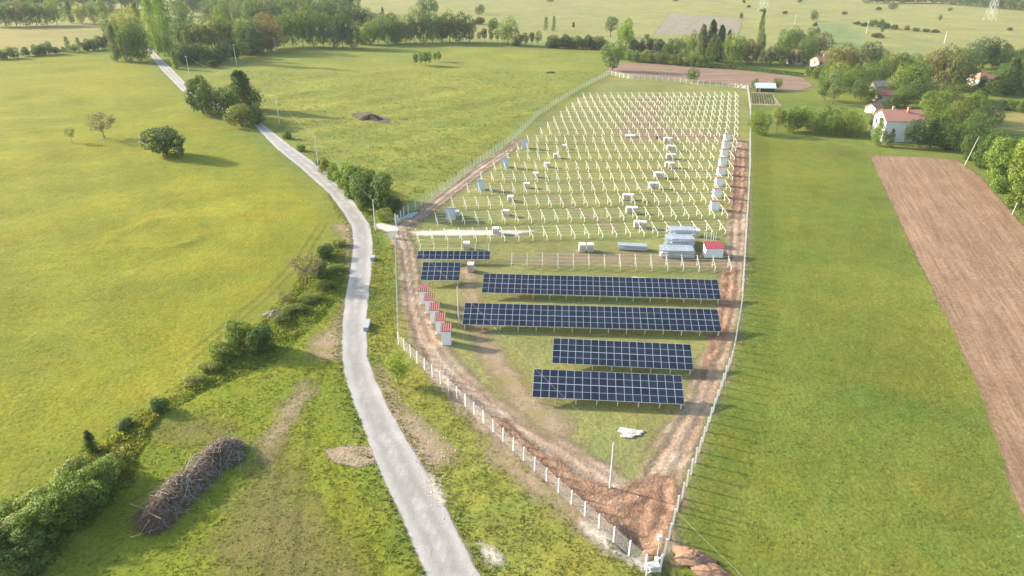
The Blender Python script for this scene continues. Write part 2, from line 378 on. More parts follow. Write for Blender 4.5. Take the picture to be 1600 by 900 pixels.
def strip(name, pix, mat, z, step=.6, margin=2.0):
    """pix: (x left, x right, y) rows of the photo"""
    pts = [P((l + r) / 2, y).xy for l, r, y in pix]; wid = [abs(r - l) / 2 / SCL(y) * .96 for l, r, y in pix]
    mw = max(wid) + 4
    return patch(name, lambda X, Y: seg_sdf(X, Y, pts, wid), bbox(pts, mw), step, mat, z, margin)
def area(name, pix, mat, z, step=.7, margin=2.0, rel=None):
    pts = P2(pix); return patch(name, lambda X, Y: poly_sdf(X, Y, pts), bbox(pts), step, mat, z, margin, rel)

ROAD = [(160, 166, 33), (228, 234, 72), (232, 241, 82), (252, 268, 108), (284, 300, 141), (340, 356, 170), (398, 412, 196), (431, 455, 230), (468, 497, 260), (513, 542, 300), (535, 562, 330), (549, 578, 352),
        (552, 583, 380), (547, 581, 420), (540, 577, 460), (535, 573, 500), (534, 575, 560), (543, 588, 600), (562, 612, 650), (580, 640, 700), (602, 670, 750), (626, 698, 800), (647, 722, 850), (668, 746, 900), (725, 815, 1000)]
strip('gravel_road', ROAD, M['road'], .05, .6)
# ploughed fields
ang = math.atan2(*(P(1530, 600) - P(1400, 330)).yx)
def mat_plough(name, c1, c2, ang, k=.55):
    m = mat_edge(name, c1, c2, .35, .3, sc=.12, bumpd=.1, sc2=1.4)
    nt = m.node_tree; co = objco(nt); bs = nt.nodes['Principled BSDF']
    mp = nd(nt, 'ShaderNodeMapping'); mp.inputs['Rotation'].default_value = (0, 0, ang); mp.inputs['Scale'].default_value = (.03, 1.0, 1); mp.vector_type = 'TEXTURE'
    mp.inputs['Scale'].default_value = (22, 1, 1); nt.links.new(co, mp.inputs[0])
    s = noise(nt, mp.outputs[0], k, 5, .7); s2 = noise(nt, mp.outputs[0], k * 4, 3, .6)
    old = bs.inputs['Base Color'].links[0].from_socket
    v = math_(nt, 'MULTIPLY', maprange(nt, s, .3, .7, .78, 1.2), maprange(nt, s2, .3, .7, .86, 1.14))
    nt.links.new(mixc(nt, 1.0, old, v, 'MULTIPLY'), bs.inputs['Base Color'])
    return m
M['plough'] = mat_plough('ploughed_soil', (.215, .138, .082), (.262, .174, .108), ang)
M['plough_far'] = mat_plough('tilled_soil', (.195, .132, .09), (.24, .168, .118), -0.1)
M['plough_grey'] = mat_plough('fallow_soil', (.205, .178, .125), (.24, .21, .15), 1.1)
area('ploughed_field', [(1358, 243), (1430, 245), (1495, 250), (1530, 275), (1580, 330), (1640, 400), (1800, 560), (2000, 900), (1650, 905), (1592, 800), (1570, 720), (1535, 620), (1490, 520), (1440, 420), (1400, 335)], M['plough'], .06, 1.0)
area('ploughed_field', [(960, 97), (1100, 104), (1253, 121), (1272, 134), (1248, 143), (1215, 141), (1170, 137), (1140, 133), (985, 119), (944, 113)], M['plough_far'], .06, 1.2)
area('fallow_field', [(1047, 20), (1160, 30), (1154, 57), (1095, 56), (1021, 54)], M['plough_grey'], .1, 3, 4)
area('vegetable_plot', [(1173, 144), (1207, 145), (1222, 166), (1174, 164)], mat_plough('plot_soil', (.24, .20, .11), (.30, .25, .15), 1.2, 1.2), .06, .8)
# tracks on the site
strip('dirt_track', [(604, 636, 360), (620, 648, 390), (626, 654, 430), (630, 664, 480), (642, 684, 530), (668, 726, 580), (712, 782, 630), (765, 850, 680), (830, 935, 730), (890, 1010, 780), (955, 1060, 830)], M['track'], .035)
strip('dirt_track', [(1143, 1168, 222), (1143, 1168, 300), (1138, 1166, 350), (1135, 1163, 400), (1125, 1160, 450), (1120, 1152, 500), (1098, 1136, 560), (1078, 1118, 620), (1040, 1092, 680), (1000, 1066, 740), (985, 1050, 800)], M['track'], .04)
strip('dirt_track', [(606, 640, 357), (648, 672, 335), (688, 712, 303), (735, 758, 268), (782, 800, 237), (806, 818, 220)], M['track'], .045)
area('bare_soil', [(850, 708), (900, 742), (960, 765), (1010, 745), (1052, 742), (1062, 790), (1040, 845), (1022, 868), (985, 850), (930, 810), (870, 760), (800, 695), (760, 650), (785, 655)], M['redsoil'], .055, .5)
area('bare_soil', [(1130, 425), (1150, 420), (1148, 470), (1135, 520), (1118, 560), (1098, 590), (1112, 530), (1122, 480)], M['redsoil'], .058, .5)
area('bare_soil', [(1145, 232), (1165, 228), (1164, 300), (1155, 345), (1140, 340), (1143, 290)], M['redsoil'], .058, .7)
strip('footpath', [(728, 748, 505), (742, 772, 540), (760, 800, 575), (790, 840, 620), (830, 890, 665)], M['palesoil'], .05)
strip('footpath', [(728, 742, 400), (722, 742, 440), (722, 752, 480), (728, 760, 505)], M['palesoil'], .048)
strip('footpath', [(846, 850, 298), (880, 886, 318), (925, 933, 342), (962, 972, 360)], M['palesoil'], .05, .4, 1.2)
area('bare_soil', [(780, 408), (900, 394), (1000, 396), (1060, 400), (1140, 402), (1140, 420), (1060, 414), (960, 412), (860, 414)], M['faint'], .045, .7, 4)
area('bare_soil', [(960, 205), (1010, 150), (1040, 146), (1030, 180), (1045, 205), (1100, 205), (1150, 212), (1150, 224), (1050, 218), (985, 222)], M['faint'], .045, .9, 6)
area('sand_strip', [(640, 362), (700, 360), (790, 360), (838, 361), (800, 367), (720, 369), (650, 368)], M['sand'], .06, .5, 1.2)
strip('footpath', [(584, 604, 352), (600, 626, 358)], M['sand'], .055, .5)
# worn ground beside the road
area('bare_soil', [(588, 570), (604, 600), (640, 650), (668, 668), (700, 690), (720, 715), (676, 735), (660, 790), (700, 860), (740, 880), (712, 850), (672, 780), (636, 700), (606, 640), (584, 590)], M['palesoil'], .04)
area('bare_soil', [(745, 690), (800, 705), (870, 765), (930, 815), (975, 855), (950, 858), (890, 815), (820, 760), (760, 715)], M['palesoil'], .04)
area('bare_soil', [(910, 815), (945, 835), (1000, 875), (1005, 890), (950, 862), (915, 830)], M['sand'], .05, .4, 1.2)
area('bare_soil', [(506, 704), (545, 696), (588, 698), (596, 722), (560, 732), (520, 722)], mat_edge('pit_soil', (.26, .19, .13), (.33, .25, .18), .25, .2), .045, .4, 1.2)
area('bare_soil', [(480, 545), (525, 500), (540, 470), (538, 520), (536, 562), (500, 562)], M['palesoil'], .04)
area('bare_soil', [(410, 690), (440, 640), (475, 600), (490, 610), (455, 660), (430, 700), (420, 720)], M['palesoil'], .04)
area('bare_soil', [(520, 350), (552, 352), (550, 400), (545, 440), (538, 420), (538, 380)], M['palesoil'], .042)
area('gravel_patch', [(668, 742), (684, 752), (696, 785), (686, 792), (674, 765)], M['sand'], .06, .4, 1.0)
area('gravel_patch', [(754, 852), (770, 858), (786, 878), (772, 882), (758, 868)], M['sand'], .06, .4, 1.0)
area('bare_soil', [(550, 178), (575, 176), (608, 187), (606, 193), (585, 190), (560, 184)], mat_edge('muck', (.12, .10, .08), (.17, .14, .11), .9, .9), .05, .6, 3)

M['trod'] = mat_edge('trodden_grass', (.24, .19, .085), (.20, .165, .07), 2.2, 2.2, sc=.4, bumpd=.1, cover=.5)
area('trodden_grass', [(395, 690), (452, 700), (468, 760), (520, 840), (570, 910), (330, 910), (345, 830), (390, 760)], M['trod'], .03, .6, 4)
area('trodden_grass', [(250, 660), (330, 655), (372, 672), (360, 690), (300, 690), (262, 680)], M['trod'], .03, .6, 4)
M['wheel'] = mat_edge('wheel_mark_grass', (.155, .145, .05), (.12, .125, .035), .25, .3, sc=.5, bumpd=.1, cover=.32)
for pix in ([(508, 513, 735), (530, 536, 780), (558, 564, 830), (590, 597, 890), (604, 611, 920)], [(478, 483, 750), (500, 506, 795), (528, 534, 845), (556, 563, 900)], [(508, 511, 352), (474, 478, 405), (420, 425, 462), (362, 367, 510), (300, 305, 560)], [(496, 499, 352), (460, 464, 405), (406, 411, 460), (348, 353, 506), (286, 291, 555)],
            [(498, 504, 575), (485, 492, 640), (468, 476, 720), (462, 470, 800), (455, 464, 900)], [(478, 484, 578), (452, 459, 640), (432, 440, 720), (424, 432, 800), (410, 419, 900)]):
    strip('wheel_track', pix, M['wheel'], .032, .35, 1.0)
# ------------------------------------------------------------------ grass and weeds
def blades(name, label, X, Y, hmin, hmax, w, nb, dark=.75, bright=1.3, lean=.45):
    n = len(X); base = tint(X, Y) * NR.uniform(dark, bright, (n, 1)); base *= NR.normal(1, .07, (n, 3))
    Z = hgt(X, Y); k = n * nb
    hh = np.repeat(NR.uniform(hmin, hmax, n), nb) * NR.uniform(.7, 1.1, k); az = NR.uniform(0, 2 * PI, k); ln = NR.uniform(.1, 1, k) * lean * hh
    bx = np.repeat(X, nb) + NR.normal(0, w * .9, k); by = np.repeat(Y, nb) + NR.normal(0, w * .9, k); bz = np.repeat(Z, nb)
    ww = w * NR.uniform(.5, 1.1, k); pa = NR.uniform(0, 2 * PI, k)
    V = np.empty((k, 3, 3), np.float32); base = base * 1.22
    V[:, 0] = np.stack([bx - ww * np.cos(pa), by - ww * np.sin(pa), bz - .02], -1); V[:, 1] = np.stack([bx + ww * np.cos(pa), by + ww * np.sin(pa), bz - .02], -1)
    V[:, 2] = np.stack([bx + ln * np.cos(az), by + ln * np.sin(az), bz + hh], -1)
    o = link(name, npmesh(name, V.reshape(-1, 3), None, np.arange(k * 3).reshape(-1, 3), mats=[M['blade']], cols={'tint': np.clip(np.repeat(np.repeat(base, nb, 0), 3, 0), 0, 1)}))
    o['kind'] = 'stuff'; o['label'] = label; o['category'] = 'grass'
    return o
ROADP = [P((l + r) / 2, y).xy for l, r, y in ROAD]; ROADW = [abs(r - l) / 2 / SCL(y) for l, r, y in ROAD]
def scatter(poly, n, dref, keep=None, avoid=True):
    """random points inside a field, thinning out with distance from the viewer's end"""
    a = np.array(poly); x0, x1, y0, y1 = a[:, 0].min(), a[:, 0].max(), max(a[:, 1].min(), 30), min(a[:, 1].max(), 330)
    x0, x1 = max(x0, -260), min(x1, 140)
    X = NR.uniform(x0, x1, n); Y = NR.uniform(y0, y1, n); d = np.hypot(X, Y)
    ok = (poly_sdf(X, Y, poly) < 0) & (NR.random(n) < np.minimum(1, (dref / d) ** 1.6)) & (np.abs(X) < Y * .95 + 12)
    X, Y = X[ok], Y[ok]
    if avoid:
        ok = seg_sdf(X, Y, ROADP, ROADW) > .2; X, Y = X[ok], Y[ok]
    if keep is not None:
        ok = keep(X, Y); X, Y = X[ok], Y[ok]
    return X, Y
def clumpy(s, th):
    def f(X, Y):
        return vnoise(X * s, Y * s) * 2.4 - 1.2 + NR.normal(0, .45, len(X)) > th
    return f
X, Y = scatter(MEADOW_L, 240000, 95, clumpy(.5, .25)); blades('meadow_grass', 'yellow-green grass of the big open meadow left of the road', X, Y, .05, .14, .07, 3, .95, 1.35)
X, Y = scatter(MEADOW_R, 150000, 80, clumpy(.6, .3)); blades('meadow_grass', 'green grass of the meadow between fence and ploughed field', X, Y, .04, .13, .08, 3, .95, 1.5)
X, Y = scatter(MEADOW_M, 150000, 160, clumpy(.45, .2)); blades('meadow_grass', 'yellow-green grass of the meadow behind the road', X, Y, .20, .48, .12, 3, .8, 1.35)
X, Y = scatter(NEAR_L, 75000, 75, clumpy(.8, .05)); blades('verge_grass', 'lush bright grass between brush pile and road', X, Y, .05, .17, .09, 4, 1.0, 1.55)
VERGE = P2([(560, 400), (618, 380), (622, 540), (700, 618), (800, 706), (1005, 892), (1010, 1000), (830, 1000), (745, 900), (690, 790), (625, 680), (585, 590), (580, 480)])
WORN = [P2(p) for p in ([(588, 570), (604, 600), (660, 655), (715, 700), (676, 735), (660, 790), (700, 860), (636, 700), (606, 640)], [(745, 690), (870, 765), (975, 855), (890, 815), (760, 715)])]
X, Y = scatter(VERGE, 80000, 75, lambda X, Y: clumpy(.9, .15)(X, Y) & (poly_sdf(X, Y, WORN[0]) > 0) & (poly_sdf(X, Y, WORN[1]) > -.3)); blades('verge_grass', 'rough grass between the gravel road and the wire fence', X, Y, .05, .18, .09, 4, .95, 1.5)
RV = [(ROADP[i], ROADP[i + 1]) for i in range(9, len(ROADP) - 1)]
wx, wy = [], []
for a, b in RV:
    for s in (-1, 1):
        n = int((b - a).length * 9); t = NR.random(n); nrm = Vector((-(b - a).y, (b - a).x)).normalized() * s
        i = ROADP.index(a); off = ROADW[i] + (ROADW[i + 1] - ROADW[i]) * t + np.abs(NR.normal(.2, .7, n))
        wx.append(a.x + (b.x - a.x) * t + nrm.x * off); wy.append(a.y + (b.y - a.y) * t + nrm.y * off)
wx, wy = np.concatenate(wx), np.concatenate(wy); blades('roadside_weeds', 'ragged weeds along both edges of the gravel road', wx, wy, .10, .32, .09, 4, .75, 1.35)
X, Y = scatter(SITE, 60000, 110, lambda X, Y: clumpy(.7, .6)(X, Y) & (Y > P(800, 690).y) & (X < P(1120, 500).x)); blades('site_grass', 'short trampled grass between the panel rows', X, Y, .06, .16, .06, 3, .8, 1.2)

# ------------------------------------------------------------------ trees: crowns of leaves and tapered trunks, one metre tall, scaled per tree
def leaves(pts, nrm, size, rng):
    n = len(pts); nrm = nrm / (np.linalg.norm(nrm, axis=1, keepdims=True) + 1e-9)
    t = np.cross(nrm, rng.normal(size=(n, 3))); t /= np.linalg.norm(t, axis=1, keepdims=True) + 1e-9; b = np.cross(nrm, t)
    s = size * rng.uniform(.6, 1.3, (n, 1)); V = np.stack([pts - t * s, pts - b * s * .6 + nrm * s * .15, pts + t * s, pts + b * s * .6 + nrm * s * .15], 1)
    return V.reshape(-1, 3), np.arange(n * 4).reshape(-1, 4)
def blob_leaves(C, Rr, n, rng, jit=.55, up=.25):
    w = Rr ** 2; k = rng.choice(len(C), n, p=w / w.sum()); d = rng.normal(size=(n, 3)); d /= np.linalg.norm(d, axis=1, keepdims=True)
    p = C[k] + d * (Rr[k] * rng.uniform(.72, 1.06, n))[:, None]
    dist = np.linalg.norm(p[:, None, :] - C[None], axis=2) / Rr[None]; dist[np.arange(n), k] = 9
    ok = dist.min(1) > .62
    nn = d + rng.normal(size=(n, 3)) * jit; nn[:, 2] += up
    return p[ok], nn[ok]
def make_crown(kind, seed, n, size):
    rng = np.random.default_rng(seed)
    if kind in ('round', 'open', 'shrub', 'wide'):
        nb = {'round': 22, 'open': 16, 'shrub': 20, 'wide': 26}[kind]; d = rng.normal(size=(nb, 3)); d /= np.linalg.norm(d, axis=1, keepdims=True)
        rr = rng.uniform(.35, 1, nb)[:, None] ** .5
        if kind == 'shrub': C = d * rr * np.array([.34, .34, .40]) + np.array([0, 0, .45]); Rr = rng.uniform(.11, .22, nb)
        elif kind == 'wide': C = d * rr * np.array([.38, .38, .36]) + np.array([0, 0, .52]); Rr = rng.uniform(.13, .22, nb)
        elif kind == 'round': C = d * rr * np.array([.36, .36, .38]) + np.array([0, 0, .53]); Rr = rng.uniform(.14, .24, nb)
        else: C = d * rr * np.array([.33, .33, .30]) + np.array([0, 0, .62]); Rr = rng.uniform(.11, .21, nb)
        Rr *= {'open': 1, 'sparse': 1}.get(kind, 1.1); p, nn = blob_leaves(C, Rr, n, rng)
    elif kind in ('poplar', 'cone', 'columnar'):
        nb = 70; z = np.linspace(.07, .95, nb) + rng.normal(0, .01, nb)
        prof = {'poplar': lambda z: np.sin(np.clip(z, 0, 1) ** .75 * PI) ** .7, 'cone': lambda z: np.clip(1.08 - z, 0, 1) ** .8 * np.clip(z * 5, 0, 1), 'columnar': lambda z: np.clip(1.06 - z, 0, 1) ** .45}[kind](z)
        a = rng.uniform(0, 2 * PI, nb); q = rng.uniform(.3, .62, nb) * prof * .5
        C = np.stack([np.cos(a) * q, np.sin(a) * q, z], -1); Rr = np.clip(prof * rng.uniform(.2, .32, nb), .04, .3)
        d = rng.normal(size=(n, 3)); d /= np.linalg.norm(d, axis=1, keepdims=True); k = rng.integers(0, nb, n)
        p = C[k] + d * Rr[k][:, None] * np.array([1, 1, {'poplar': .4, 'cone': .8, 'columnar': .4}[kind]]) * rng.uniform(.7, 1.05, (n, 1)); nn = d + rng.normal(size=(n, 3)) * .6; nn[:, 2] += .2
    elif kind == 'conifer':
        m = n // 6; z = rng.uniform(.08, 1, m) ** .9; tier = np.round(z * 13) / 13; L = (1.03 - tier) ** .8 * .5; a = rng.uniform(0, 2 * PI, m)
        P_, N_ = [], []
        for i in range(6):
            f = rng.uniform(.15, 1, m); rad = L * f; zz = tier + .03 - .10 * f * (1.1 - tier) + rng.normal(0, .008, m)
            P_.append(np.stack([np.cos(a) * rad, np.sin(a) * rad, zz], -1)); N_.append(np.stack([np.cos(a) * .4, np.sin(a) * .4, np.ones(m)], -1) + rng.normal(size=(m, 3)) * .5)
        p, nn = np.concatenate(P_), np.concatenate(N_)
    elif kind == 'sparse':
        nb = 26; d = rng.normal(size=(nb, 3)); d /= np.linalg.norm(d, axis=1, keepdims=True)
        C = d * np.array([.40, .40, .28]) + np.array([0, 0, .66]); Rr = rng.uniform(.07, .16, nb); p, nn = blob_leaves(C, Rr, n, rng)
    ok = p[:, 2] > .015; V, q = leaves(p[ok], nn[ok], size, rng)
    return npmesh('crown_' + kind, V, q, mats=[M['leaf']])
def make_trunk(kind, seed):
    r = random.Random(seed); mb = MB(); top = .62 if kind in ('round', 'open', 'wide', 'sparse') else .9
    fork = {'round': .3, 'open': .24, 'wide': .28, 'sparse': .3, 'shrub': .05}.get(kind, .5)
    pts = [Vector((0, 0, -.01))]; k = 5
    for i in range(1, k + 1): pts.append(Vector((r.uniform(-.015, .015) * i, r.uniform(-.015, .015) * i, top * i / k)))
    for i in range(k): mb.bar(pts[i], pts[i + 1], .024 * (1 - .8 * i / k), .024 * (1 - .8 * (i + 1) / k), 6)
    if kind in ('round', 'open', 'wide', 'sparse', 'shrub'):
        for i in range(9):
            a = i * 2.4 + r.uniform(-.3, .3); z = fork + r.uniform(0, .22); b = Vector((0, 0, z)); L = r.uniform(.2, .36); e = b + Vector((math.cos(a) * L, math.sin(a) * L, L * r.uniform(.5, 1.0)))
            mid = (b + e) / 2 + Vector((0, 0, .03)); mb.bar(b, mid, .012, .008, 5); mb.bar(mid, e, .008, .003, 4)
            for j in range(3): mb.bar(mid, mid + Vector((r.uniform(-.14, .14), r.uniform(-.14, .14), r.uniform(.05, .16))), .005, .002, 3)
    return mb.mesh('trunk_' + kind, M['bark'])
SPEC = {'round': (4, 5200, .024), 'open': (2, 3000, .024), 'wide': (2, 5600, .023), 'shrub': (4, 4200, .030), 'poplar': (2, 7000, .017), 'cone': (2, 7000, .021), 'columnar': (1, 3200, .02), 'conifer': (2, 5400, .02), 'sparse': (2, 1700, .024)}
CROWN, TRUNK = {}, {}
for k, (c, n, s) in SPEC.items():
    CROWN[k] = [make_crown(k, 31 * i + len(k), n, s) for i in range(c)]; TRUNK[k] = [make_trunk(k, 17 * i + 3) for i in range(c)]
CROWN['bigshrub'] = [make_crown('shrub', 301 + i, 7500, .024) for i in range(3)]; TRUNK['bigshrub'] = TRUNK['shrub']
GREENS = {'mid': (.090, .152, .034), 'dark': (.058, .106, .030), 'bright': (.145, .215, .036), 'yellow': (.180, .222, .044), 'pale': (.122, .170, .065), 'brown': (.140, .148, .055),
          'rust': (.140, .128, .055), 'blue': (.072, .120, .052), 'deep': (.045, .085, .034), 'grey': (.16, .150, .10), 'lime': (.20, .26, .035)}
tcount = [0]
def tree(px, py, hpx, wpx, kind, col, label, name=None, group=None, cat=None, bare=False):
    p = G(px, py); s = SCL(py); h = hpx / (s * .94); w = wpx / s
    i = tcount[0]; tcount[0] += 1
    rr = random.Random(i * 13 + 5); v = i % len(CROWN[kind])
    name = name or ('shrub' if 'shrub' in kind else {'conifer': 'conifer_tree', 'poplar': 'poplar_tree', 'cone': 'conical_tree', 'columnar': 'columnar_tree'}.get(kind, 'broadleaf_tree'))
    e = empty(name, p, rr.uniform(0, 6.28)); k = 1.16 if kind in ('round', 'shrub', 'wide', 'bigshrub') else 1.05; e.scale = (w * k * rr.uniform(.94, 1.12), w * k * rr.uniform(.94, 1.12), h * 1.03)
    c = link('crown', CROWN[kind][v], e); g = GREENS[col]; j = rr.uniform(.82, 1.18); c.color = (g[0] * j * rr.uniform(.93, 1.07), g[1] * j, g[2] * j * rr.uniform(.9, 1.1), 1)
    if not bare: link('trunk', TRUNK[kind][v % len(TRUNK[kind])], e)
    tag(e, label, cat or ('shrub' if 'shrub' in kind or name == 'shrub' else 'tree'), group)
    return e
CW = {'mid': 'mid-green', 'dark': 'dark green', 'bright': 'bright green', 'yellow': 'yellow-green', 'pale': 'pale green', 'brown': 'brownish', 'rust': 'rust-brown', 'blue': 'bluish green', 'deep': 'blackish green', 'grey': 'greyish', 'lime': 'lime green'}
KW = {'round': 'round tree', 'open': 'loose-crowned tree', 'wide': 'broad tree', 'shrub': 'shrub', 'bigshrub': 'dense bush', 'poplar': 'slender tree', 'cone': 'pointed tree', 'columnar': 'narrow tree', 'conifer': 'conifer', 'sparse': 'thin-leaved tree'}
def row(where, group, items):
    """items: (px, py, h, w, kind, colour) all standing at the same place; labels count them from the left"""
    items = sorted(items, key=lambda t: t[0])
    for i, t in enumerate(items): tree(*t[:6], f'{CW[t[5]]} {KW[t[4]]}, {nth(i)} from the left {where}', group=group)

# single trees of the left meadow and the copse by the road
tree(262, 244, 45, 56, 'bigshrub', 'dark', 'large round dark green bush standing alone in the left meadow')
tree(163, 216, 36, 40, 'sparse', 'grey', 'small gnarled thin-leaved tree with brown crown in the left meadow')
tree(113, 223, 22, 16, 'sparse', 'pale', 'tiny slim sapling left of the gnarled tree in the left meadow')
tree(318, 178, 56, 40, 'shrub', 'dark', 'tall dark green tree at the far end of the copse by the road', name='broadleaf_tree')
tree(333, 182, 50, 34, 'round', 'dark', 'dark full tree in the middle of the copse by the road')
tree(356, 186, 46, 34, 'round', 'dark', 'shorter dark tree between the two tall ones of the roadside copse')
tree(382, 172, 56, 62, 'cone', 'dark', 'pointed dark green tree with sharp top in the roadside copse')
tree(378, 198, 34, 46, 'shrub', 'yellow', 'yellow-green round bush at the near end of the roadside copse')
tree(400, 194, 28, 26, 'shrub', 'dark', 'dark low bush where the road leaves the copse')
tree(298, 143, 20, 14, 'shrub', 'pale', 'small pale shrub on the road edge behind the copse')
tree(275, 108, 26, 16, 'cone', 'bright', 'small bright pointed bush on the right side of the far road')
tree(333, 106, 12, 14, 'shrub', 'dark', 'small dark shrub in the meadow below the far thicket')
tree(448, 217, 12, 14, 'shrub', 'dark', 'small dark shrub right of the road below the copse')
row('in the roadside bush row before the gate', 'bushes on the right of the road', [(470, 236, 10, 16, 'shrub', 'mid'), (503, 262, 15, 18, 'shrub', 'dark'), (508, 270, 22, 22, 'shrub', 'yellow'), (523, 281, 26, 24, 'shrub', 'bright'), (540, 294, 38, 32, 'bigshrub', 'bright'),
    (557, 308, 50, 42, 'bigshrub', 'bright'), (576, 322, 58, 50, 'bigshrub', 'mid'), (598, 328, 58, 50, 'bigshrub', 'mid'), (612, 335, 32, 30, 'bigshrub', 'dark'), (603, 346, 20, 24, 'shrub', 'yellow'), (570, 330, 26, 22, 'shrub', 'mid')])
row('in the hedge across the left meadow', 'hedge shrubs across the far left meadow', [(-8, 93, 14, 16, 'shrub', 'mid'), (6, 92, 15, 15, 'shrub', 'mid'), (21, 91, 17, 16, 'shrub', 'mid'), (42, 88, 14, 14, 'shrub', 'mid'), (58, 87, 15, 15, 'shrub', 'dark'), (68, 86, 17, 13, 'shrub', 'dark'), (77, 85, 19, 14, 'shrub', 'dark'), (89, 84, 10, 12, 'shrub', 'dark'), (99, 81, 7, 10, 'shrub', 'mid'),
    (108, 82, 22, 12, 'columnar', 'dark'), (116, 81, 11, 10, 'shrub', 'mid'), (125, 80, 19, 10, 'columnar', 'dark'), (136, 79, 16, 16, 'shrub', 'dark'), (148, 78, 17, 16, 'shrub', 'dark'), (160, 77, 20, 17, 'shrub', 'dark'), (171, 77, 24, 18, 'shrub', 'dark')])
row('in the grove left of the far road', 'grove left of the far road', [(184, 96, 50, 24, 'poplar', 'pale'), (196, 95, 44, 26, 'round', 'mid'), (206, 97, 56, 28, 'round', 'mid'), (219, 97, 58, 28, 'round', 'mid'), (228, 93, 56, 28, 'round', 'pale'), (190, 72, 48, 26, 'round', 'yellow'), (211, 74, 54, 28, 'round', 'yellow'), (222, 70, 58, 26, 'poplar', 'yellow'), (176, 62, 38, 24, 'round', 'mid')])
tree(247, 86, 92, 30, 'poplar', 'bright', 'very tall sunlit poplar right beside the far road')
tree(267, 92, 116, 34, 'poplar', 'mid', 'tallest darker poplar right of the sunlit one at the far road')
tree(258, 78, 84, 26, 'poplar', 'mid', 'tall poplar between and behind the two big roadside poplars')
row('at the thicket front right of the poplars', 'thicket front shrubs behind the poplars', [(287 + 13 * i, 100 - (0 if i < 5 else (i - 4) * 3.4), 24 + (i * 7) % 9, 22, 'shrub', ['dark', 'blue', 'dark', 'mid'][i % 4]) for i in range(12)])
row('inside the thicket right of the poplars', 'thicket trees behind the poplars', [(283, 80, 44, 28, 'round', 'mid'), (300, 82, 40, 28, 'round', 'mid'), (316, 80, 40, 30, 'round', 'yellow'), (333, 80, 46, 28, 'round', 'yellow'), (350, 80, 60, 30, 'round', 'bright'), (366, 80, 36, 26, 'round', 'mid'), (384, 82, 48, 26, 'round', 'bright'), (398, 84, 44, 28, 'round', 'dark')])
tree(424, 80, 54, 42, 'wide', 'rust', 'rust-brown broad tree at the meadow edge of the far wood')
row('in the wood front behind the meadow', 'front trees of the wood behind the middle meadow', [(444, 74, 44, 26, 'round', 'mid'), (458, 73, 54, 26, 'round', 'mid'), (474, 73, 48, 24, 'round', 'yellow'), (490, 73, 50, 30, 'round', 'mid'), (506, 74, 48, 26, 'round', 'mid'), (522, 75, 46, 26, 'round', 'dark'), (536, 76, 46, 26, 'round', 'dark'), (551, 75, 44, 24, 'round', 'deep'),
    (565, 69, 26, 24, 'shrub', 'bright'), (578, 70, 32, 22, 'round', 'bright'), (592, 69, 34, 24, 'round', 'mid'), (606, 68, 38, 24, 'round', 'mid'), (620, 68, 34, 24, 'shrub', 'mid'), (634, 67, 40, 24, 'round', 'pale'), (648, 67, 44, 26, 'round', 'pale'), (662, 67, 46, 26, 'round', 'mid'), (676, 67, 42, 26, 'round', 'pale'), (690, 66, 38, 22, 'shrub', 'blue'), (703, 66, 40, 24, 'round', 'mid'), (718, 66, 42, 28, 'round', 'mid'), (733, 66, 36, 22, 'round', 'blue')])
row('in the second rank of the meadow wood', 'second rank of the wood behind the middle meadow', [(290, 52, 44, 28, 'round', 'mid'), (330, 40, 34, 24, 'round', 'blue'), (345, 44, 40, 26, 'round', 'blue'), (362, 46, 44, 26, 'round', 'pale'), (380, 50, 46, 26, 'round', 'pale'), (398, 52, 44, 26, 'round', 'mid'), (414, 50, 46, 26, 'round', 'pale'), (432, 52, 48, 26, 'round', 'blue'), (448, 50, 48, 26, 'round', 'mid'), (466, 50, 48, 26, 'round', 'pale'),
    (484, 48, 46, 26, 'round', 'mid'), (502, 48, 44, 26, 'round', 'pale'), (520, 48, 42, 26, 'round', 'mid'), (538, 46, 38, 24, 'round', 'blue'), (556, 46, 34, 26, 'round', 'mid'), (572, 46, 30, 24, 'round', 'dark'), (586, 48, 26, 24, 'round', 'pale'), (600, 50, 28, 22, 'round', 'pale'), (614, 50, 26, 22, 'round', 'mid'), (598, 22, 10, 7, 'cone', 'dark')])
row('in the hindmost rank of the meadow wood', 'hindmost rank of the far left wood', [(283 + 19 * i, 26 - (i % 3) * 2, 34, 28, 'round', ['blue', 'mid', 'dark', 'pale'][i % 4]) for i in range(15)])
row('in the belt along the top left field', 'tree belt along the top left field', [(-6 + 16 * i, 42 - i * .4, 30 + (i * 5) % 8, 24, 'round', ['mid', 'bright', 'mid', 'yellow', 'mid'][i % 5]) for i in range(7)] + [(112, 36, 30, 16, 'poplar', 'mid'), (128, 38, 28, 18, 'round', 'yellow'), (148, 37, 32, 22, 'round', 'bright'), (163, 33, 26, 22, 'round', 'mid')])
row('in the dark top left wood', 'dark wood at the top left edge', [(4 + 17 * i, 18 - (i % 2) * 4, 34, 24, 'round', ['blue', 'dark', 'mid', 'dark'][i % 4]) for i in range(14)])
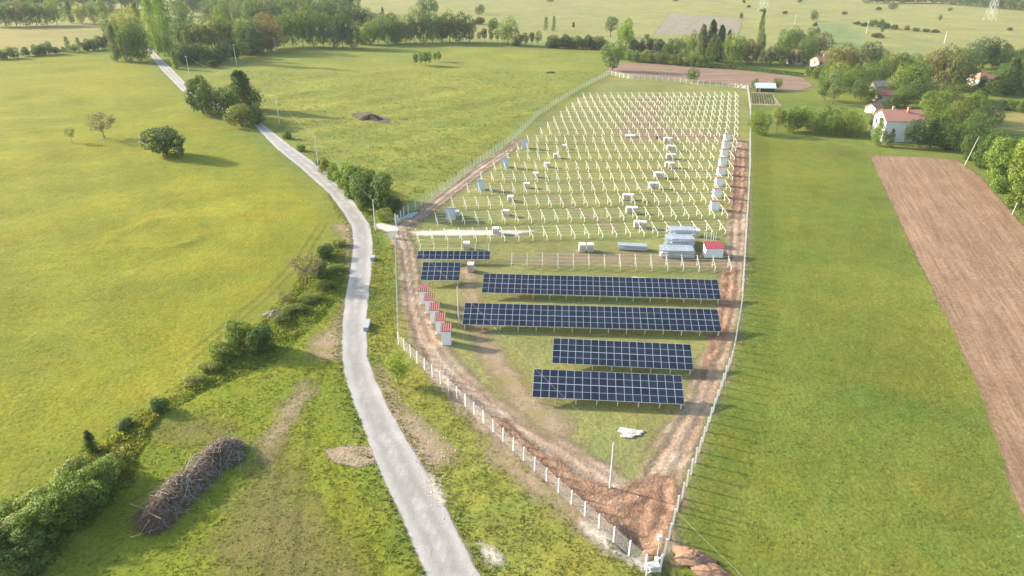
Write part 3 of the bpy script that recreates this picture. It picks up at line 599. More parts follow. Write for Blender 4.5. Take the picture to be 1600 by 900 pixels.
# trees of the pale far field and the belt behind the middle meadow
tree(664, 30, 32, 20, 'round', 'dark', 'tall dark tree, left one of the close pair at the pale far field')
tree(678, 22, 20, 15, 'round', 'dark', 'smaller dark tree, right one of the close pair at the pale far field')
tree(749, 23, 14, 13, 'round', 'dark', 'lone round dark tree in the pale far field above the bushes')
tree(748, 38, 11, 19, 'shrub', 'dark', 'flat dark bush below the lone round tree in the pale far field')
tree(770, 48, 18, 17, 'shrub', 'mid', 'round bush at the field edge behind the bright round tree')
tree(794, 71, 36, 30, 'round', 'bright', 'big bright green round tree between the thin trees behind the meadow')
row('among thin trees behind the middle meadow', 'thin orchard trees behind the middle meadow', [(750, 66, 14, 10, 'sparse', 'pale'), (757, 66, 19, 12, 'open', 'mid'), (767, 66, 18, 12, 'open', 'mid'), (777, 67, 18, 12, 'open', 'pale'), (806, 72, 11, 14, 'shrub', 'blue'), (814, 71, 15, 10, 'open', 'pale'), (821, 71, 17, 14, 'open', 'mid'), (831, 71, 18, 13, 'open', 'mid'), (841, 70, 18, 14, 'open', 'mid')])
tree(853, 47, 18, 9, 'columnar', 'dark', 'left one of the two narrow dark trees in the pale far field')
tree(865, 49, 21, 8, 'columnar', 'dark', 'right taller one of the two narrow dark trees in the pale far field')
tree(896, 43, 8, 6, 'cone', 'dark', 'tiny dark bush alone in the pale far field')
row('in the hedge behind the middle meadow', 'hedge behind the back right of the middle meadow', [(858 + 8.5 * i, 75 + i * .25, 16 + (i * 5) % 10, 16, 'shrub', ['blue', 'mid', 'pale', 'blue'][i % 4]) for i in range(11)])
tree(954, 58, 28, 28, 'open', 'pale', 'pale loose tree behind the big tree near the brown field corner')
tree(978, 80, 46, 28, 'round', 'bright', 'tall bright green tree left of the hedge behind the brown field')
tree(956, 111, 40, 30, 'round', 'mid', 'round full tree at the far left corner of the site fence')
tree(1082, 128, 20, 20, 'round', 'mid', 'small round tree at the fence in front of the brown far field')
row('in the line beyond the brown field', 'back line of trees behind the brown far field', [(990, 80, 18, 16, 'shrub', 'blue'), (1003, 80, 16, 16, 'shrub', 'dark'), (1011, 62, 8, 8, 'round', 'dark'), (1016, 81, 20, 18, 'shrub', 'blue'), (1030, 83, 20, 18, 'shrub', 'mid'), (1044, 86, 22, 18, 'shrub', 'mid'), (1058, 87, 24, 18, 'round', 'mid'), (1070, 88, 30, 20, 'round', 'yellow'), (1082, 90, 34, 18, 'round', 'mid')])
row('in the leafy hedge along the brown field', 'leafy hedge along the brown far field', [(970, 92, 20, 18, 'shrub', 'yellow'), (984, 95, 16, 18, 'shrub', 'bright')] + [(996 + 11 * i, 97 + i * .9, 15 + (i * 3) % 5, 16, 'shrub', ['mid', 'bright', 'mid', 'pale'][i % 4]) for i in range(11)])
row('in the conifer group behind the field', 'conifers and garden trees behind the brown field', [(1094, 95, 50, 28, 'cone', 'pale'), (1108, 95, 56, 28, 'cone', 'deep'), (1122, 96, 50, 26, 'cone', 'deep'), (1114, 99, 36, 22, 'round', 'mid'), (1135, 92, 40, 18, 'cone', 'dark'), (1145, 101, 44, 30, 'round', 'bright'), (1156, 100, 34, 20, 'round', 'mid'), (1170, 100, 34, 24, 'round', 'brown'),
    (1182, 98, 74, 13, 'poplar', 'pale'), (1189, 99, 40, 9, 'columnar', 'deep'), (1203, 101, 24, 22, 'round', 'blue'), (1216, 98, 30, 24, 'round', 'mid'), (1226, 90, 38, 24, 'round', 'mid'), (1240, 84, 34, 28, 'round', 'mid'), (1232, 102, 26, 20, 'round', 'blue'), (1256, 103, 30, 22, 'round', 'dark'), (1264, 88, 30, 26, 'round', 'mid'), (1280, 86, 32, 30, 'wide', 'brown'), (1246, 76, 24, 22, 'round', 'dark'), (1266, 66, 20, 14, 'round', 'brown')])
row('in the wood around the upper houses', 'village trees around the upper houses', [(1266, 118, 16, 18, 'shrub', 'mid'), (1278, 126, 22, 24, 'shrub', 'bright'), (1288, 132, 24, 24, 'round', 'mid'), (1303, 120, 42, 34, 'wide', 'brown'), (1318, 116, 44, 34, 'wide', 'brown'), (1305, 142, 38, 32, 'round', 'yellow'), (1332, 112, 36, 30, 'round', 'brown'), (1356, 104, 34, 26, 'round', 'deep'), (1326, 148, 34, 30, 'round', 'mid'), (1346, 138, 38, 34, 'round', 'mid'), (1344, 156, 30, 30, 'round', 'dark'),
    (1372, 106, 26, 22, 'round', 'dark'), (1372, 130, 36, 30, 'round', 'mid'), (1390, 122, 36, 28, 'round', 'yellow'), (1408, 120, 34, 30, 'round', 'mid'), (1404, 148, 42, 34, 'round', 'bright'), (1420, 118, 32, 28, 'round', 'mid'), (1426, 152, 50, 38, 'round', 'mid'), (1440, 166, 42, 36, 'round', 'dark'), (1450, 136, 50, 40, 'wide', 'brown'), (1472, 140, 62, 52, 'wide', 'brown'), (1498, 142, 36, 32, 'round', 'mid'), (1412, 168, 30, 28, 'round', 'mid'), (1398, 168, 24, 20, 'round', 'pale'), (1360, 164, 26, 20, 'round', 'mid'), (1298, 122, 28, 24, 'round', 'yellow'), (1274, 116, 14, 14, 'shrub', 'mid')])
row('in the wood behind the orange hipped roof', 'trees behind the orange roof on the right', [(1500, 112, 32, 30, 'round', 'pale'), (1518, 108, 36, 30, 'round', 'blue'), (1534, 106, 42, 28, 'round', 'dark'), (1550, 106, 40, 28, 'round', 'blue'), (1564, 108, 34, 28, 'round', 'mid'), (1580, 110, 30, 28, 'round', 'blue'), (1596, 108, 28, 28, 'round', 'mid'), (1612, 112, 30, 30, 'round', 'mid'), (1511, 128, 42, 30, 'round', 'dark'), (1484, 118, 36, 26, 'round', 'mid'), (1530, 142, 20, 20, 'shrub', 'mid'), (1556, 142, 22, 20, 'shrub', 'dark'), (1566, 134, 30, 24, 'round', 'mid')])
row('in the garden right of the white house', 'garden trees right of the white house', [(1455, 190, 44, 38, 'round', 'bright'), (1478, 186, 46, 38, 'round', 'mid'), (1468, 210, 42, 36, 'round', 'mid'), (1496, 208, 46, 40, 'round', 'yellow'), (1518, 192, 44, 36, 'round', 'bright'), (1540, 204, 42, 34, 'round', 'dark'), (1526, 222, 42, 40, 'round', 'mid'), (1548, 150, 24, 24, 'shrub', 'mid'), (1530, 158, 20, 24, 'shrub', 'dark'),
    (1572, 148, 52, 38, 'cone', 'dark'), (1588, 142, 56, 44, 'round', 'mid'), (1604, 150, 56, 40, 'round', 'dark'), (1545, 170, 14, 20, 'shrub', 'dark'), (1562, 171, 15, 22, 'shrub', 'mid'), (1580, 173, 18, 20, 'shrub', 'mid'), (1597, 176, 22, 20, 'shrub', 'bright')])
row('in the line before the white house', 'trees in front of the white house', [(1368, 228, 42, 20, 'poplar', 'bright'), (1390, 229, 26, 12, 'columnar', 'dark'), (1416, 230, 38, 20, 'open', 'mid'), (1434, 231, 42, 30, 'round', 'dark'), (1452, 233, 46, 38, 'conifer', 'deep'), (1474, 234, 36, 26, 'round', 'mid'), (1492, 236, 44, 34, 'round', 'mid'), (1380, 224, 18, 14, 'open', 'pale'), (1362, 210, 22, 20, 'open', 'brown'), (1366, 190, 18, 18, 'round', 'pale')])
row('right beside the ploughed field', 'bushes beside the ploughed field', [(1518, 250, 40, 34, 'bigshrub', 'mid'), (1540, 262, 56, 44, 'bigshrub', 'mid'), (1566, 282, 70, 56, 'bigshrub', 'bright'), (1592, 300, 84, 60, 'bigshrub', 'bright'), (1590, 326, 44, 40, 'bigshrub', 'bright'), (1618, 350, 60, 56, 'bigshrub', 'mid'), (1560, 300, 26, 26, 'shrub', 'bright')])
row('in the orchard by the right fence', 'orchard trees beside the right fence', [(1185, 210, 34, 34, 'round', 'bright'), (1213, 206, 34, 28, 'open', 'yellow'), (1232, 207, 34, 26, 'round', 'bright'), (1245, 205, 34, 28, 'round', 'mid'), (1256, 201, 34, 26, 'round', 'bright'), (1272, 209, 30, 26, 'round', 'bright'), (1284, 203, 34, 26, 'round', 'mid'), (1298, 211, 30, 26, 'round', 'bright'), (1306, 203, 34, 28, 'round', 'mid'), (1318, 213, 32, 26, 'round', 'yellow'), (1330, 209, 34, 28, 'round', 'bright'), (1340, 215, 28, 20, 'round', 'yellow')])
tree(1300, 163, 46, 38, 'open', 'pale', 'loose tree with forked bare trunk on the lawn behind the orchard')
tree(1288, 158, 40, 26, 'round', 'mid', 'full green tree left of the forked trunk behind the orchard')
tree(1180, 139, 15, 13, 'round', 'mid', 'small tree at the left end of the tin-roofed shed')
tree(1212, 140, 16, 14, 'round', 'mid', 'small tree at the right end of the tin-roofed shed')
tree(1196, 142, 9, 7, 'sparse', 'grey', 'thin young tree in front of the tin-roofed shed')
# scattered shrubs of the far pasture
row('dotted over the pale far pasture', 'scattered shrubs of the far pasture', [(1250, 4, 5, 7, 'shrub', 'dark'), (1162, 5, 5, 6, 'shrub', 'dark'), (1170, 12, 4, 7, 'shrub', 'dark'), (1191, 18, 4, 9, 'shrub', 'dark'), (1226, 22, 5, 8, 'shrub', 'dark'), (1158, 29, 9, 6, 'shrub', 'dark'), (1271, 33, 14, 10, 'round', 'dark'), (1273, 41, 6, 7, 'shrub', 'dark'), (1277, 54, 10, 9, 'round', 'mid'), (1319, 23, 5, 8, 'shrub', 'dark'), (1373, 16, 5, 9, 'shrub', 'dark'), (1394, 15, 9, 13, 'round', 'dark'), (1468, 33, 9, 6, 'round', 'mid'), (1484, 17, 5, 7, 'shrub', 'mid'), (1577, 48, 5, 8, 'shrub', 'dark'), (1056, 2, 4, 8, 'shrub', 'dark'), (860, 4, 6, 10, 'round', 'mid')])
row('in the scrub strip on the pasture', 'scrub strip across the far pasture', [(1338, 38, 4, 12, 'shrub', 'dark'), (1350, 41, 6, 13, 'shrub', 'dark'), (1364, 41, 10, 13, 'shrub', 'mid'), (1374, 43, 11, 13, 'shrub', 'dark'), (1384, 45, 9, 13, 'shrub', 'dark'), (1397, 46, 7, 13, 'shrub', 'dark'), (1417, 47, 7, 10, 'shrub', 'brown'), (1431, 49, 6, 11, 'shrub', 'dark'), (1446, 50, 5, 12, 'shrub', 'dark'), (1460, 51, 5, 12, 'shrub', 'dark'), (1370, 59, 7, 18, 'shrub', 'dark'), (1377, 54, 13, 9, 'open', 'pale')])
row('in the far top right wood', 'far wood at the top right edge', [(1356 + 13 * i, 5 + max(0, i - 8) * 1.15, 13 + (i * 5) % 6, 19, 'round', ['blue', 'dark', 'mid', 'blue'][i % 4]) for i in range(21)] + [(1500 + 14 * i, 0 + i * .6, 14, 20, 'round', ['blue', 'dark'][i % 2]) for i in range(8)])
# near left: ditch scrub
tree(376, 542, 48, 46, 'bigshrub', 'bright', 'large leafy bush beside the ditch, left of the road bend')
tree(410, 548, 44, 46, 'bigshrub', 'mid', 'dark shaded bush joined to the large leafy one by the ditch')
tree(352, 560, 30, 40, 'bigshrub', 'bright', 'lower bush on the near left of the large leafy bush by the ditch')
tree(480, 442, 42, 46, 'sparse', 'grey', 'half-dead grey bush in the ditch left of the road', name='shrub')
tree(500, 432, 24, 34, 'bigshrub', 'mid', 'green bush right of the half-dead grey bush in the ditch')
tree(508, 402, 20, 26, 'bigshrub', 'dark', 'dark bush in the ditch nearest the road junction')
tree(250, 642, 24, 28, 'bigshrub', 'dark', 'small dark bush alone on the meadow bank above the brush pile')
tree(196, 668, 14, 26, 'bigshrub', 'dark', 'flat dark bush on the meadow bank left of the brush pile')
tree(145, 706, 38, 26, 'cone', 'dark', 'upright dark bush at the upper end of the near left thicket', name='shrub')
row('along the ditch left of the road', 'leafy clumps along the ditch', [(330, 578, 14, 36, 'bigshrub', 'yellow'), (308, 598, 12, 34, 'bigshrub', 'yellow'), (440, 500, 12, 34, 'bigshrub', 'yellow'), (462, 488, 14, 34, 'bigshrub', 'yellow'), (486, 470, 12, 34, 'bigshrub', 'yellow'), (510, 450, 11, 28, 'bigshrub', 'yellow'), (524, 424, 10, 26, 'bigshrub', 'yellow'), (448, 472, 16, 28, 'sparse', 'grey'), (530, 384, 10, 22, 'bigshrub', 'yellow')])
row('in the near left corner thicket', 'bushes of the near left thicket', [(-20, 872, 60, 80, 'bigshrub', 'yellow'), (22, 862, 56, 78, 'bigshrub', 'yellow'), (62, 842, 58, 74, 'bigshrub', 'bright'), (98, 820, 62, 76, 'bigshrub', 'bright'), (134, 795, 66, 76, 'bigshrub', 'bright'), (158, 765, 52, 60, 'bigshrub', 'bright'), (120, 755, 44, 56, 'bigshrub', 'yellow'), (60, 800, 40, 60, 'bigshrub', 'bright'), (14, 820, 40, 60, 'bigshrub', 'bright'), (40, 885, 40, 70, 'bigshrub', 'bright'), (178, 740, 34, 44, 'bigshrub', 'yellow')])
def undergrowth(name, label, pix, n, hmax, col, sc=.5, size=.17):
    pts = P2(pix); b = bbox(pts, 0); rng = np.random.default_rng(n); X, Y = rng.uniform(b[0], b[1], n), rng.uniform(b[2], b[3], n); D = poly_sdf(X, Y, pts); v = vnoise(X * sc, Y * sc)
    ok = D + (v - .5) * 2.5 < 0; X, Y, D, v = X[ok], Y[ok], D[ok], v[ok]; top = hmax * np.clip((v - .22) * 2.2, .08, 1.2) * np.clip(-D / 1.6 + .45, .25, 1); z = top * rng.random(len(X)) ** .45
    V, q = leaves(np.stack([X, Y, z + hgt(X, Y)], -1), rng.normal(size=(len(X), 3)) * .8 + np.array([0, 0, .7]), size, rng)
    o = link(name, npmesh(name, V, q, mats=[M['leaf']])); o.color = (*col, 1); o['kind'] = 'stuff'; o['label'] = label; o['category'] = 'undergrowth'
undergrowth('ditch_undergrowth', 'ragged green undergrowth along the ditch left of the road', [(498, 385), (535, 378), (543, 420), (528, 465), (500, 500), (460, 530), (430, 565), (370, 590), (310, 615), (270, 640), (255, 630), (330, 565), (400, 510), (445, 465), (475, 425)], 26000, .42, (.165, .205, .030))
undergrowth('bank_undergrowth', 'ragged yellow-green undergrowth around the near left thicket', [(270, 625), (240, 670), (215, 710), (205, 760), (150, 810), (90, 870), (40, 920), (-60, 920), (-60, 830), (60, 770), (130, 715), (200, 660)], 20000, .5, (.185, .205, .030))
undergrowth('verge_undergrowth', 'weedy clumps between the road and the end-on wire fence', [(585, 375), (615, 382), (617, 470), (618, 535), (600, 560), (586, 540), (580, 480), (586, 420)], 9000, .35, (.165, .205, .04), .7, .13)
tree(622, 600, 46, 40, 'open', 'lime', 'young lime green tree on the verge between road and fence')

row('of the small orchard in the middle meadow', 'small orchard in the middle meadow', [(650, 103, 17, 12, 'open', 'mid'), (658, 102, 18, 12, 'open', 'mid'), (665, 103, 19, 13, 'open', 'mid'), (671, 102, 18, 13, 'open', 'mid'), (680, 97, 13, 10, 'open', 'mid'), (686, 96, 14, 11, 'open', 'mid')])
# clipped low hedge beyond the brown field
def hedge(name, label, pix, w, h, col):
    pts = [P(*p) for p in pix]; rng = np.random.default_rng(5); pp, nn = [], []
    for a, b in zip(pts[:-1], pts[1:]):
        n = int((b - a).length * 110); t = rng.random(n)[:, None]; d = np.array((b - a).to_2d().normalized()); nv = np.array([-d[1], d[0]])
        base = np.array(a)[None] + (np.array(b) - np.array(a))[None] * t; s = rng.uniform(-1, 1, n); top = rng.random(n) < .45
        off = np.where(top, s * w, np.sign(s) * w) + rng.normal(0, .07, n); z = np.where(top, h + rng.normal(0, .12, n), rng.uniform(.05, h, n))
        base[:, 0] += nv[0] * off; base[:, 1] += nv[1] * off; base[:, 2] = z; pp.append(base); nn.append(np.stack([nv[0] * np.sign(s) * ~top, nv[1] * np.sign(s) * ~top, top * 1.0], -1) + rng.normal(size=(n, 3)) * .4)
    V, q = leaves(np.concatenate(pp), np.concatenate(nn), .2, rng); o = link(name, npmesh(name, V, q, mats=[M['leaf']])); o.color = (*GREENS[col], 1); tag(o, label, 'hedge')
hedge('clipped_hedge', 'long low clipped dark hedge between brown far field and garden', [(1106, 104), (1180, 111), (1254, 120)], .7, 1.5, 'dark')

# ------------------------------------------------------------------ fences
post_me = MB().box((0, 0, 1.0), (.13, .13, 2.04), 0, None, .85).mesh('post', M['concrete'])
def fence(label, pix, pitch, hh=1.9, thick=1.0, extra=None):
    pts = [P(*p) for p in pix]; root = empty('wire_fence', pts[0]); o0 = pts[0]
    L = [0.0]
    for a, b in zip(pts[:-1], pts[1:]): L.append(L[-1] + (b - a).length)
    n = max(1, round(L[-1] / pitch)); pos = []
    for i in range(n + 1):
        s = L[-1] * i / n; k = max(j for j in range(len(L)) if L[j] <= s + 1e-6); k = min(k, len(pts) - 2); t = (s - L[k]) / (L[k + 1] - L[k]); p = pts[k].lerp(pts[k + 1], t); pos.append(p)
        o = link('post', post_me, root, p - o0); o.rotation_euler = (R.uniform(-.02, .02), R.uniform(-.02, .02), math.atan2((pts[k + 1] - pts[k]).y, (pts[k + 1] - pts[k]).x)); o.scale = (thick, thick, hh / 2.0)
    V, q, run = [], [], []; s = 0
    for i, p in enumerate(pos):
        if i: s += (p - pos[i - 1]).length
        r = p - o0; V += [(r.x, r.y, .06), (r.x, r.y, hh - .12)]; run += [s, s]
        if i: q.append((2 * i - 2, 2 * i, 2 * i + 1, 2 * i - 1))
    link('wire_netting', npmesh('wire_netting', V, q, mats=[M['mesh']], attrs={'run': run}), root)
    mb = MB()
    for zz in (.08, hh * .5, hh - .1):
        for a, b in zip(pos[:-1], pos[1:]): mb.bar((a.x - o0.x, a.y - o0.y, zz), (b.x - o0.x, b.y - o0.y, zz), .004, n=3)
    mb.build('tension_wire', M['zinc'], root)
    if extra:
        for i in extra(len(pos)):
            a, b = pos[i] - o0, pos[i + 1] - o0; link('brace_post', MB().bar((a.x, a.y, hh * .85), (a.x + (b.x - a.x) * .75, a.y + (b.y - a.y) * .75, .1), .05, n=4).mesh('brace_post', M['concrete']), root)
    tag(root, label, 'fence'); return pos
fence('wire fence on white posts between dirt track and roadside verge', [(1008, 890), (984.4, 869.6), (936.4, 826.7), (876, 773), (821.5, 723), (772.6, 677), (728.3, 636.5), (701, 611), (650, 566), (623, 538)], 2.02, 1.9)
fence('wire fence seen end-on along the road left of the kiosks', [(623, 536), (621, 480), (619, 420), (618, 374)], 2.4, 1.9)
fence('long wire fence rising from the gate along the middle meadow', [(622, 350), (634.4, 334), (652, 326.7), (677, 312), (704, 291), (740, 262), (803.5, 218), (839, 183), (880, 155), (915, 135), (952, 117)], 2.3, 2.0, extra=lambda n: [0, n // 3])
fence('wire fence across the far end of the site by the brown field', [(955, 118), (985, 123.5), (1056, 128.5), (1096, 133), (1144, 137), (1167, 140)], 2.6, 2.0)
fence('long white-posted fence seen end-on along the right meadow', [(1168, 141), (1172, 172), (1171, 262), (1169, 305), (1166, 352), (1163, 402), (1158, 482), (1144, 562), (1122, 622), (1087, 722), (1057, 802), (1037, 872), (1031, 893)], 2.0, 2.05, 1.3)

# ------------------------------------------------------------------ panel tables and bare racks
TILT = math.radians(22); CT, ST = math.cos(TILT), math.sin(TILT)
def frame_mesh(name, y0, z0, L, front, rear, skew=0.0):
    mb = MB(); rot = Matrix.Rotation(TILT, 3, 'X'); c = (0, y0 + CT * L / 2, z0 + ST * L / 2)
    mb.box(c, (.066, L, .08), 0, rot)
    zr = lambda y: z0 + (y - y0) * ST / CT - .04
    mb.box((0, front, zr(front) / 2 - .05), (.10, .10, zr(front) + .1)); mb.box((0.0, rear, zr(rear) / 2 - .05), (.09, .09, zr(rear) + .1))
    mb.bar((.05, rear, .35), (.05, front + (rear - front) * .42, zr(front + (rear - front) * .42)), .03)
    mb.v = [(x - skew * y, y, z) for x, y, z in mb.v]          # the frames of the field stand askew to their row
    return mb.mesh(name, M['rack'])
F_FIELD = frame_mesh('support_frame', -.25, .76, 3.4, 0, 1.9, .22); F_BARE = frame_mesh('support_frame', -.25, .80, 3.2, 0, 2.1); F_TAB = frame_mesh('support_frame', -.35, .96, 4.1, 0, 2.6)
def purlins(root, L, y0, z0, S, cnt, over=.25):
    for i in range(cnt):
        s = S * (i + .35) / (cnt - .3); MB().box((L / 2, y0 + CT * s - ST * .07, z0 + ST * s + CT * .075), (L + 2 * over, .028, .028)).build('purlin', M['purlin'], root)
def rack(label, a, b, pitch=2.68, group='bare panel racks on the site', fm=None):
    A, B = P(*a), P(*b); L = (B - A).length; n = round(L / pitch); root = empty('panel_rack', A, math.atan2((B - A).y, (B - A).x))
    for i in range(n + 1):
        o = link('support_frame', fm or F_BARE, root, (L * i / n, R.uniform(-.05, .05), R.uniform(-.03, .03)))
    purlins(root, L, -.25, .80, 3.2, 4); tag(root, label, 'panel rack', group); return root
ROWS = [((914, 155.5), (1153, 153.5)), ((906, 163.5), (1153, 160.8)), ((897, 170.5), (1153, 168.2)), ((888, 178), (1153, 176.3)), ((879, 186), (1153, 185)), ((868, 194), (1153, 194.2)), ((858, 203), (1152.5, 204)), ((847.5, 213), (1152, 214.5)),
        ((826.4, 225), (1151, 226)), ((811, 239), (1149, 237.8)), ((795, 252), (1147, 251)), ((774.5, 268.5), (1145.5, 267)), ((754, 286), (1144, 282.2)), ((733, 305), (1141, 300)), ((709.5, 328), (1139, 318.4)), ((684, 353), (1136, 341)), ((655, 382), (1133, 366))]
for i, (a, b) in enumerate(ROWS): rack(f'bare steel panel rack, {nth(i)} row counted from the far end', a, b, fm=F_FIELD)
rack('bare steel panel rack just behind the longest upper panel table', (799, 420), (1141.5, 425.5), 2.72)

mod_w, mod_h = 1.045, 2.11
pan_me = MB().box((0, 0, 0), (mod_w - .012, mod_h - .012, .035)).mesh('solar_panel', M['alu'])
gl_me = MB().box((0, 0, 0), (mod_w - .062, mod_h / 2 - .058, .012)).mesh('cell_glass', M['cells'])
def table(label, a, b, cols, rows=2, low=0):
    """a, b: lower corners of the table in the photo"""
    zb = 1.04; A, B = P(*a, zb), P(*b, zb); d = B - A; L = d.length; rz = math.atan2(d.y, d.x); cw = L / cols
    root = empty('solar_table', (A.x, A.y, 0), rz); sx = cw / 1.045
    rot = Matrix.Rotation(TILT, 4, 'X')
    for r in range(rows):
        for c in range(cols):
            s = (r + .5) * mod_h; p = link('solar_panel', pan_me, root)
            p.matrix_local = Matrix.Translation(((c + .5) * cw, CT * s, zb + ST * s)) @ rot @ Matrix.Rotation(R.uniform(-.004, .004), 4, 'X') @ Matrix.Scale(sx, 4, (1, 0, 0))
            for k in (-1, 1): link('cell_glass', gl_me, p, (0, k * (mod_h / 4 - .008), .0175))
    n = round((L - .6) / 2.7)
    for i in range(n + 1): link('support_frame', F_TAB, root, (.3 + (L - .6) * i / n, .45, -.02))
    purlins(root, L, .1, .95, 4.1, 4, -.05)
    tag(root, label, 'solar panels', 'solar panel tables'); return root
table('long dark blue panel table, upper of the two longest', (752.3, 457.2), (1126.8, 468), 36)
table('long dark blue panel table, lower of the two longest', (722, 507.2), (1127.7, 518.4), 36)
table('half-length panel table, upper of the two lowest', (862.5, 567.5), (1083.5, 578.5), 18)
table('half-length panel table, lowest and nearest of all', (831.5, 620.5), (1069.5, 632), 18)
table('narrow panel table with one row of panels below bare rails', (651, 405), (765.5, 405.5), 12, 1)
table('smallest panel table, six panels wide, beside the dirt track', (656.8, 438), (717.5, 438.5), 6)

# ------------------------------------------------------------------ kiosks, crates, bundles on the site
def kiosk(px, py, w, d, h, roofmat, label, group, fall=-1, rz=0.0, wallmat=None, fas=.09):
    p = P(px, py); root = empty('equipment_kiosk', p, rz); wm = wallmat or M['plaster']
    MB().box((0, d / 2, h / 2), (w, d, h)).build('wall', wm, root)
    MB().box((0, d / 2, .06), (w + .16, d + .16, .12)).build('plinth', M['concrete'], root)
    ov = .14; rise = .55; mb = MB(); w2 = w / 2 + ov; y0, y1 = -ov, d + ov
    if fall < 0: za, zb = h + .03, h + rise
    else: za, zb = h + rise * .55, h + .03
    mb.v += [(-w2, y0, za), (w2, y0, za), (w2, y1, zb), (-w2, y1, zb), (-w2, y0, za + fas), (w2, y0, za + fas), (w2, y1, zb + fas), (-w2, y1, zb + fas)]
    for q in ((0, 3, 2, 1), (4, 5, 6, 7), (0, 1, 5, 4), (1, 2, 6, 5), (2, 3, 7, 6), (3, 0, 4, 7)): mb.f.append(q); mb.m.append(0)
    mb.build('roof', roofmat, root)
    g = MB(); yy = d - .012 if fall < 0 else .012; zz = h + (rise if fall < 0 else rise * .55)
    for sx in (-1, 1): g.face([(sx * (w / 2 - .01), .01, h - .01), (sx * (w / 2 - .01), d - .01, h - .01), (sx * (w / 2 - .01), yy, zz)] if sx > 0 else [(sx * (w / 2 - .01), d - .01, h - .01), (sx * (w / 2 - .01), .01, h - .01), (sx * (w / 2 - .01), yy, zz)])
    g.face([(-w / 2 + .01, yy, h - .01), (w / 2 - .01, yy, h - .01), (w / 2 - .01, yy, zz), (-w / 2 + .01, yy, zz)]); g.build('gable', wm, root)
    dr = MB().box((w / 2 + .012, d / 2, h * .48), (.03, d * .6, h * .8)).build('door', M['greydoor'], root); MB().box((.03, d * .2, 0), (.03, .04, .16)).build('handle', M['dark'], dr, (w / 2 + .012, d / 2, h * .5))
    tag(root, label, 'kiosk', group)
for i, (x, y) in enumerate([(663, 475.5), (671.3, 490), (679.5, 506), (688.3, 522.5), (697.5, 539.5)]):
    kiosk(x, y, 1.25, 1.25, 2.25, M['redtile'], f'narrow white kiosk with red tiled roof, {nth(i)} of five counted from the panels', 'five red-roofed kiosks by the dirt track')
for i, (x, y) in enumerate([(1136.5, 220), (1134.5, 232), (1132, 245), (1129.5, 259), (1127, 274), (1124, 291), (1120.5, 309), (1117, 329)]):
    kiosk(x, y, 1.75, 1.2, 1.75, M['redtile'], f'white kiosk beside the right track, {nth(i)} of the line counted from far', 'line of white kiosks beside the right track', fall=1, fas=.13)
for i, (x, y) in enumerate([(820.5, 232.5), (789, 262), (751, 297), (704, 343)]):
    kiosk(x, y, 1.85, 1.2, 2.2, M['greytile'], f'white kiosk with painted-in shade along the left track, {nth(i)} counted from far', 'kiosks with painted-in shade along the left track', fall=1, wallmat=M['greydoor'])  # grey-blue wall colour paints in the shaded side of white walls
kiosk(1115.5, 402.5, 3.2, 2.0, 1.75, M['redsheet'], 'wide white site hut with bright red roof beside the steel bundles', None)

def crate(px, py, w, d, h, label, group, rz=0.0):
    p = P(px, py); root = empty('wrapped_crate', p, rz)
    mb = MB()
    for i in range(3): mb.box((0, -d / 2 + .06 + i * (d - .12) / 2 + d / 2, .045), (w, .1, .09))
    mb.box((0, d / 2, .115), (w, d, .05)); mb.build('pallet', M['wood'], root)
    MB().box((0, d / 2, .14 + (h - .14) / 2), (w * .95, d * .95, h - .14)).build('carton', M['card'], root)
    MB().box((0, d / 2, h + .035), (w * 1.0, d * 1.0, .07)).box((0, .018, h - .09), (w * .99, .02, .18)).box((-w * .492, d / 2, h * .55), (.012, d * .9, h * .82)).build('white_cover', M['wrap'], root)
    st = MB()
    for sx in (-1, 1): st.bar((sx * w * .42, .008, .14), (sx * w * .05, .008, h - .18), .025)
    st.build('strap', M['wrap'], root)
    tag(root, label, 'crate', group)
for i, (x, y) in enumerate([(882, 233.5), (869, 247.5), (855, 262), (836.5, 278), (823, 294.5), (798, 315), (790.5, 338), (775, 366)]):
    crate(x, y, 1.35, 1.1, 1.15, f'single white-topped crate among the left racks, {nth(i)} counted from far', 'single crates among the left racks', R.uniform(-.15, .15))
crate(712.5, 339, 1.2, 1.1, 1.1, 'white-topped crate half hidden behind the nearest shade-coloured kiosk', 'single crates among the left racks')
crate(729, 390.5, 1.2, 1.1, 1.3, 'white-topped crate behind the narrow one-row panel table', None)
crate(735.5, 426, 1.15, 1.1, 1.5, 'tall white-topped crate on bare soil right of the smallest panel table', None)
for i, x in enumerate((909.8, 922.4)): crate(x, 394.5, 1.2, 1.2, 1.45, ['left', 'right'][i] + ' crate of the close pair behind the bare front rack', 'pair of crates in the open strip')
for i, (x, y) in enumerate([(1044, 223), (1049, 235.5), (1048.5, 249), (1046.5, 262.5), (1031, 278.5), (1022.5, 295), (982, 313.5), (987.5, 334), (1000.5, 357)]):
    s = SCL(y)
    for k in (-1, 1): crate(x + k * .63 * s, y + k * .25, 1.16, 1.1, 1.3, f'{"left" if k < 0 else "right"} crate of the {nth(i)} crate pair from far among the right racks', 'paired crates among the right racks', R.uniform(-.05, .05))

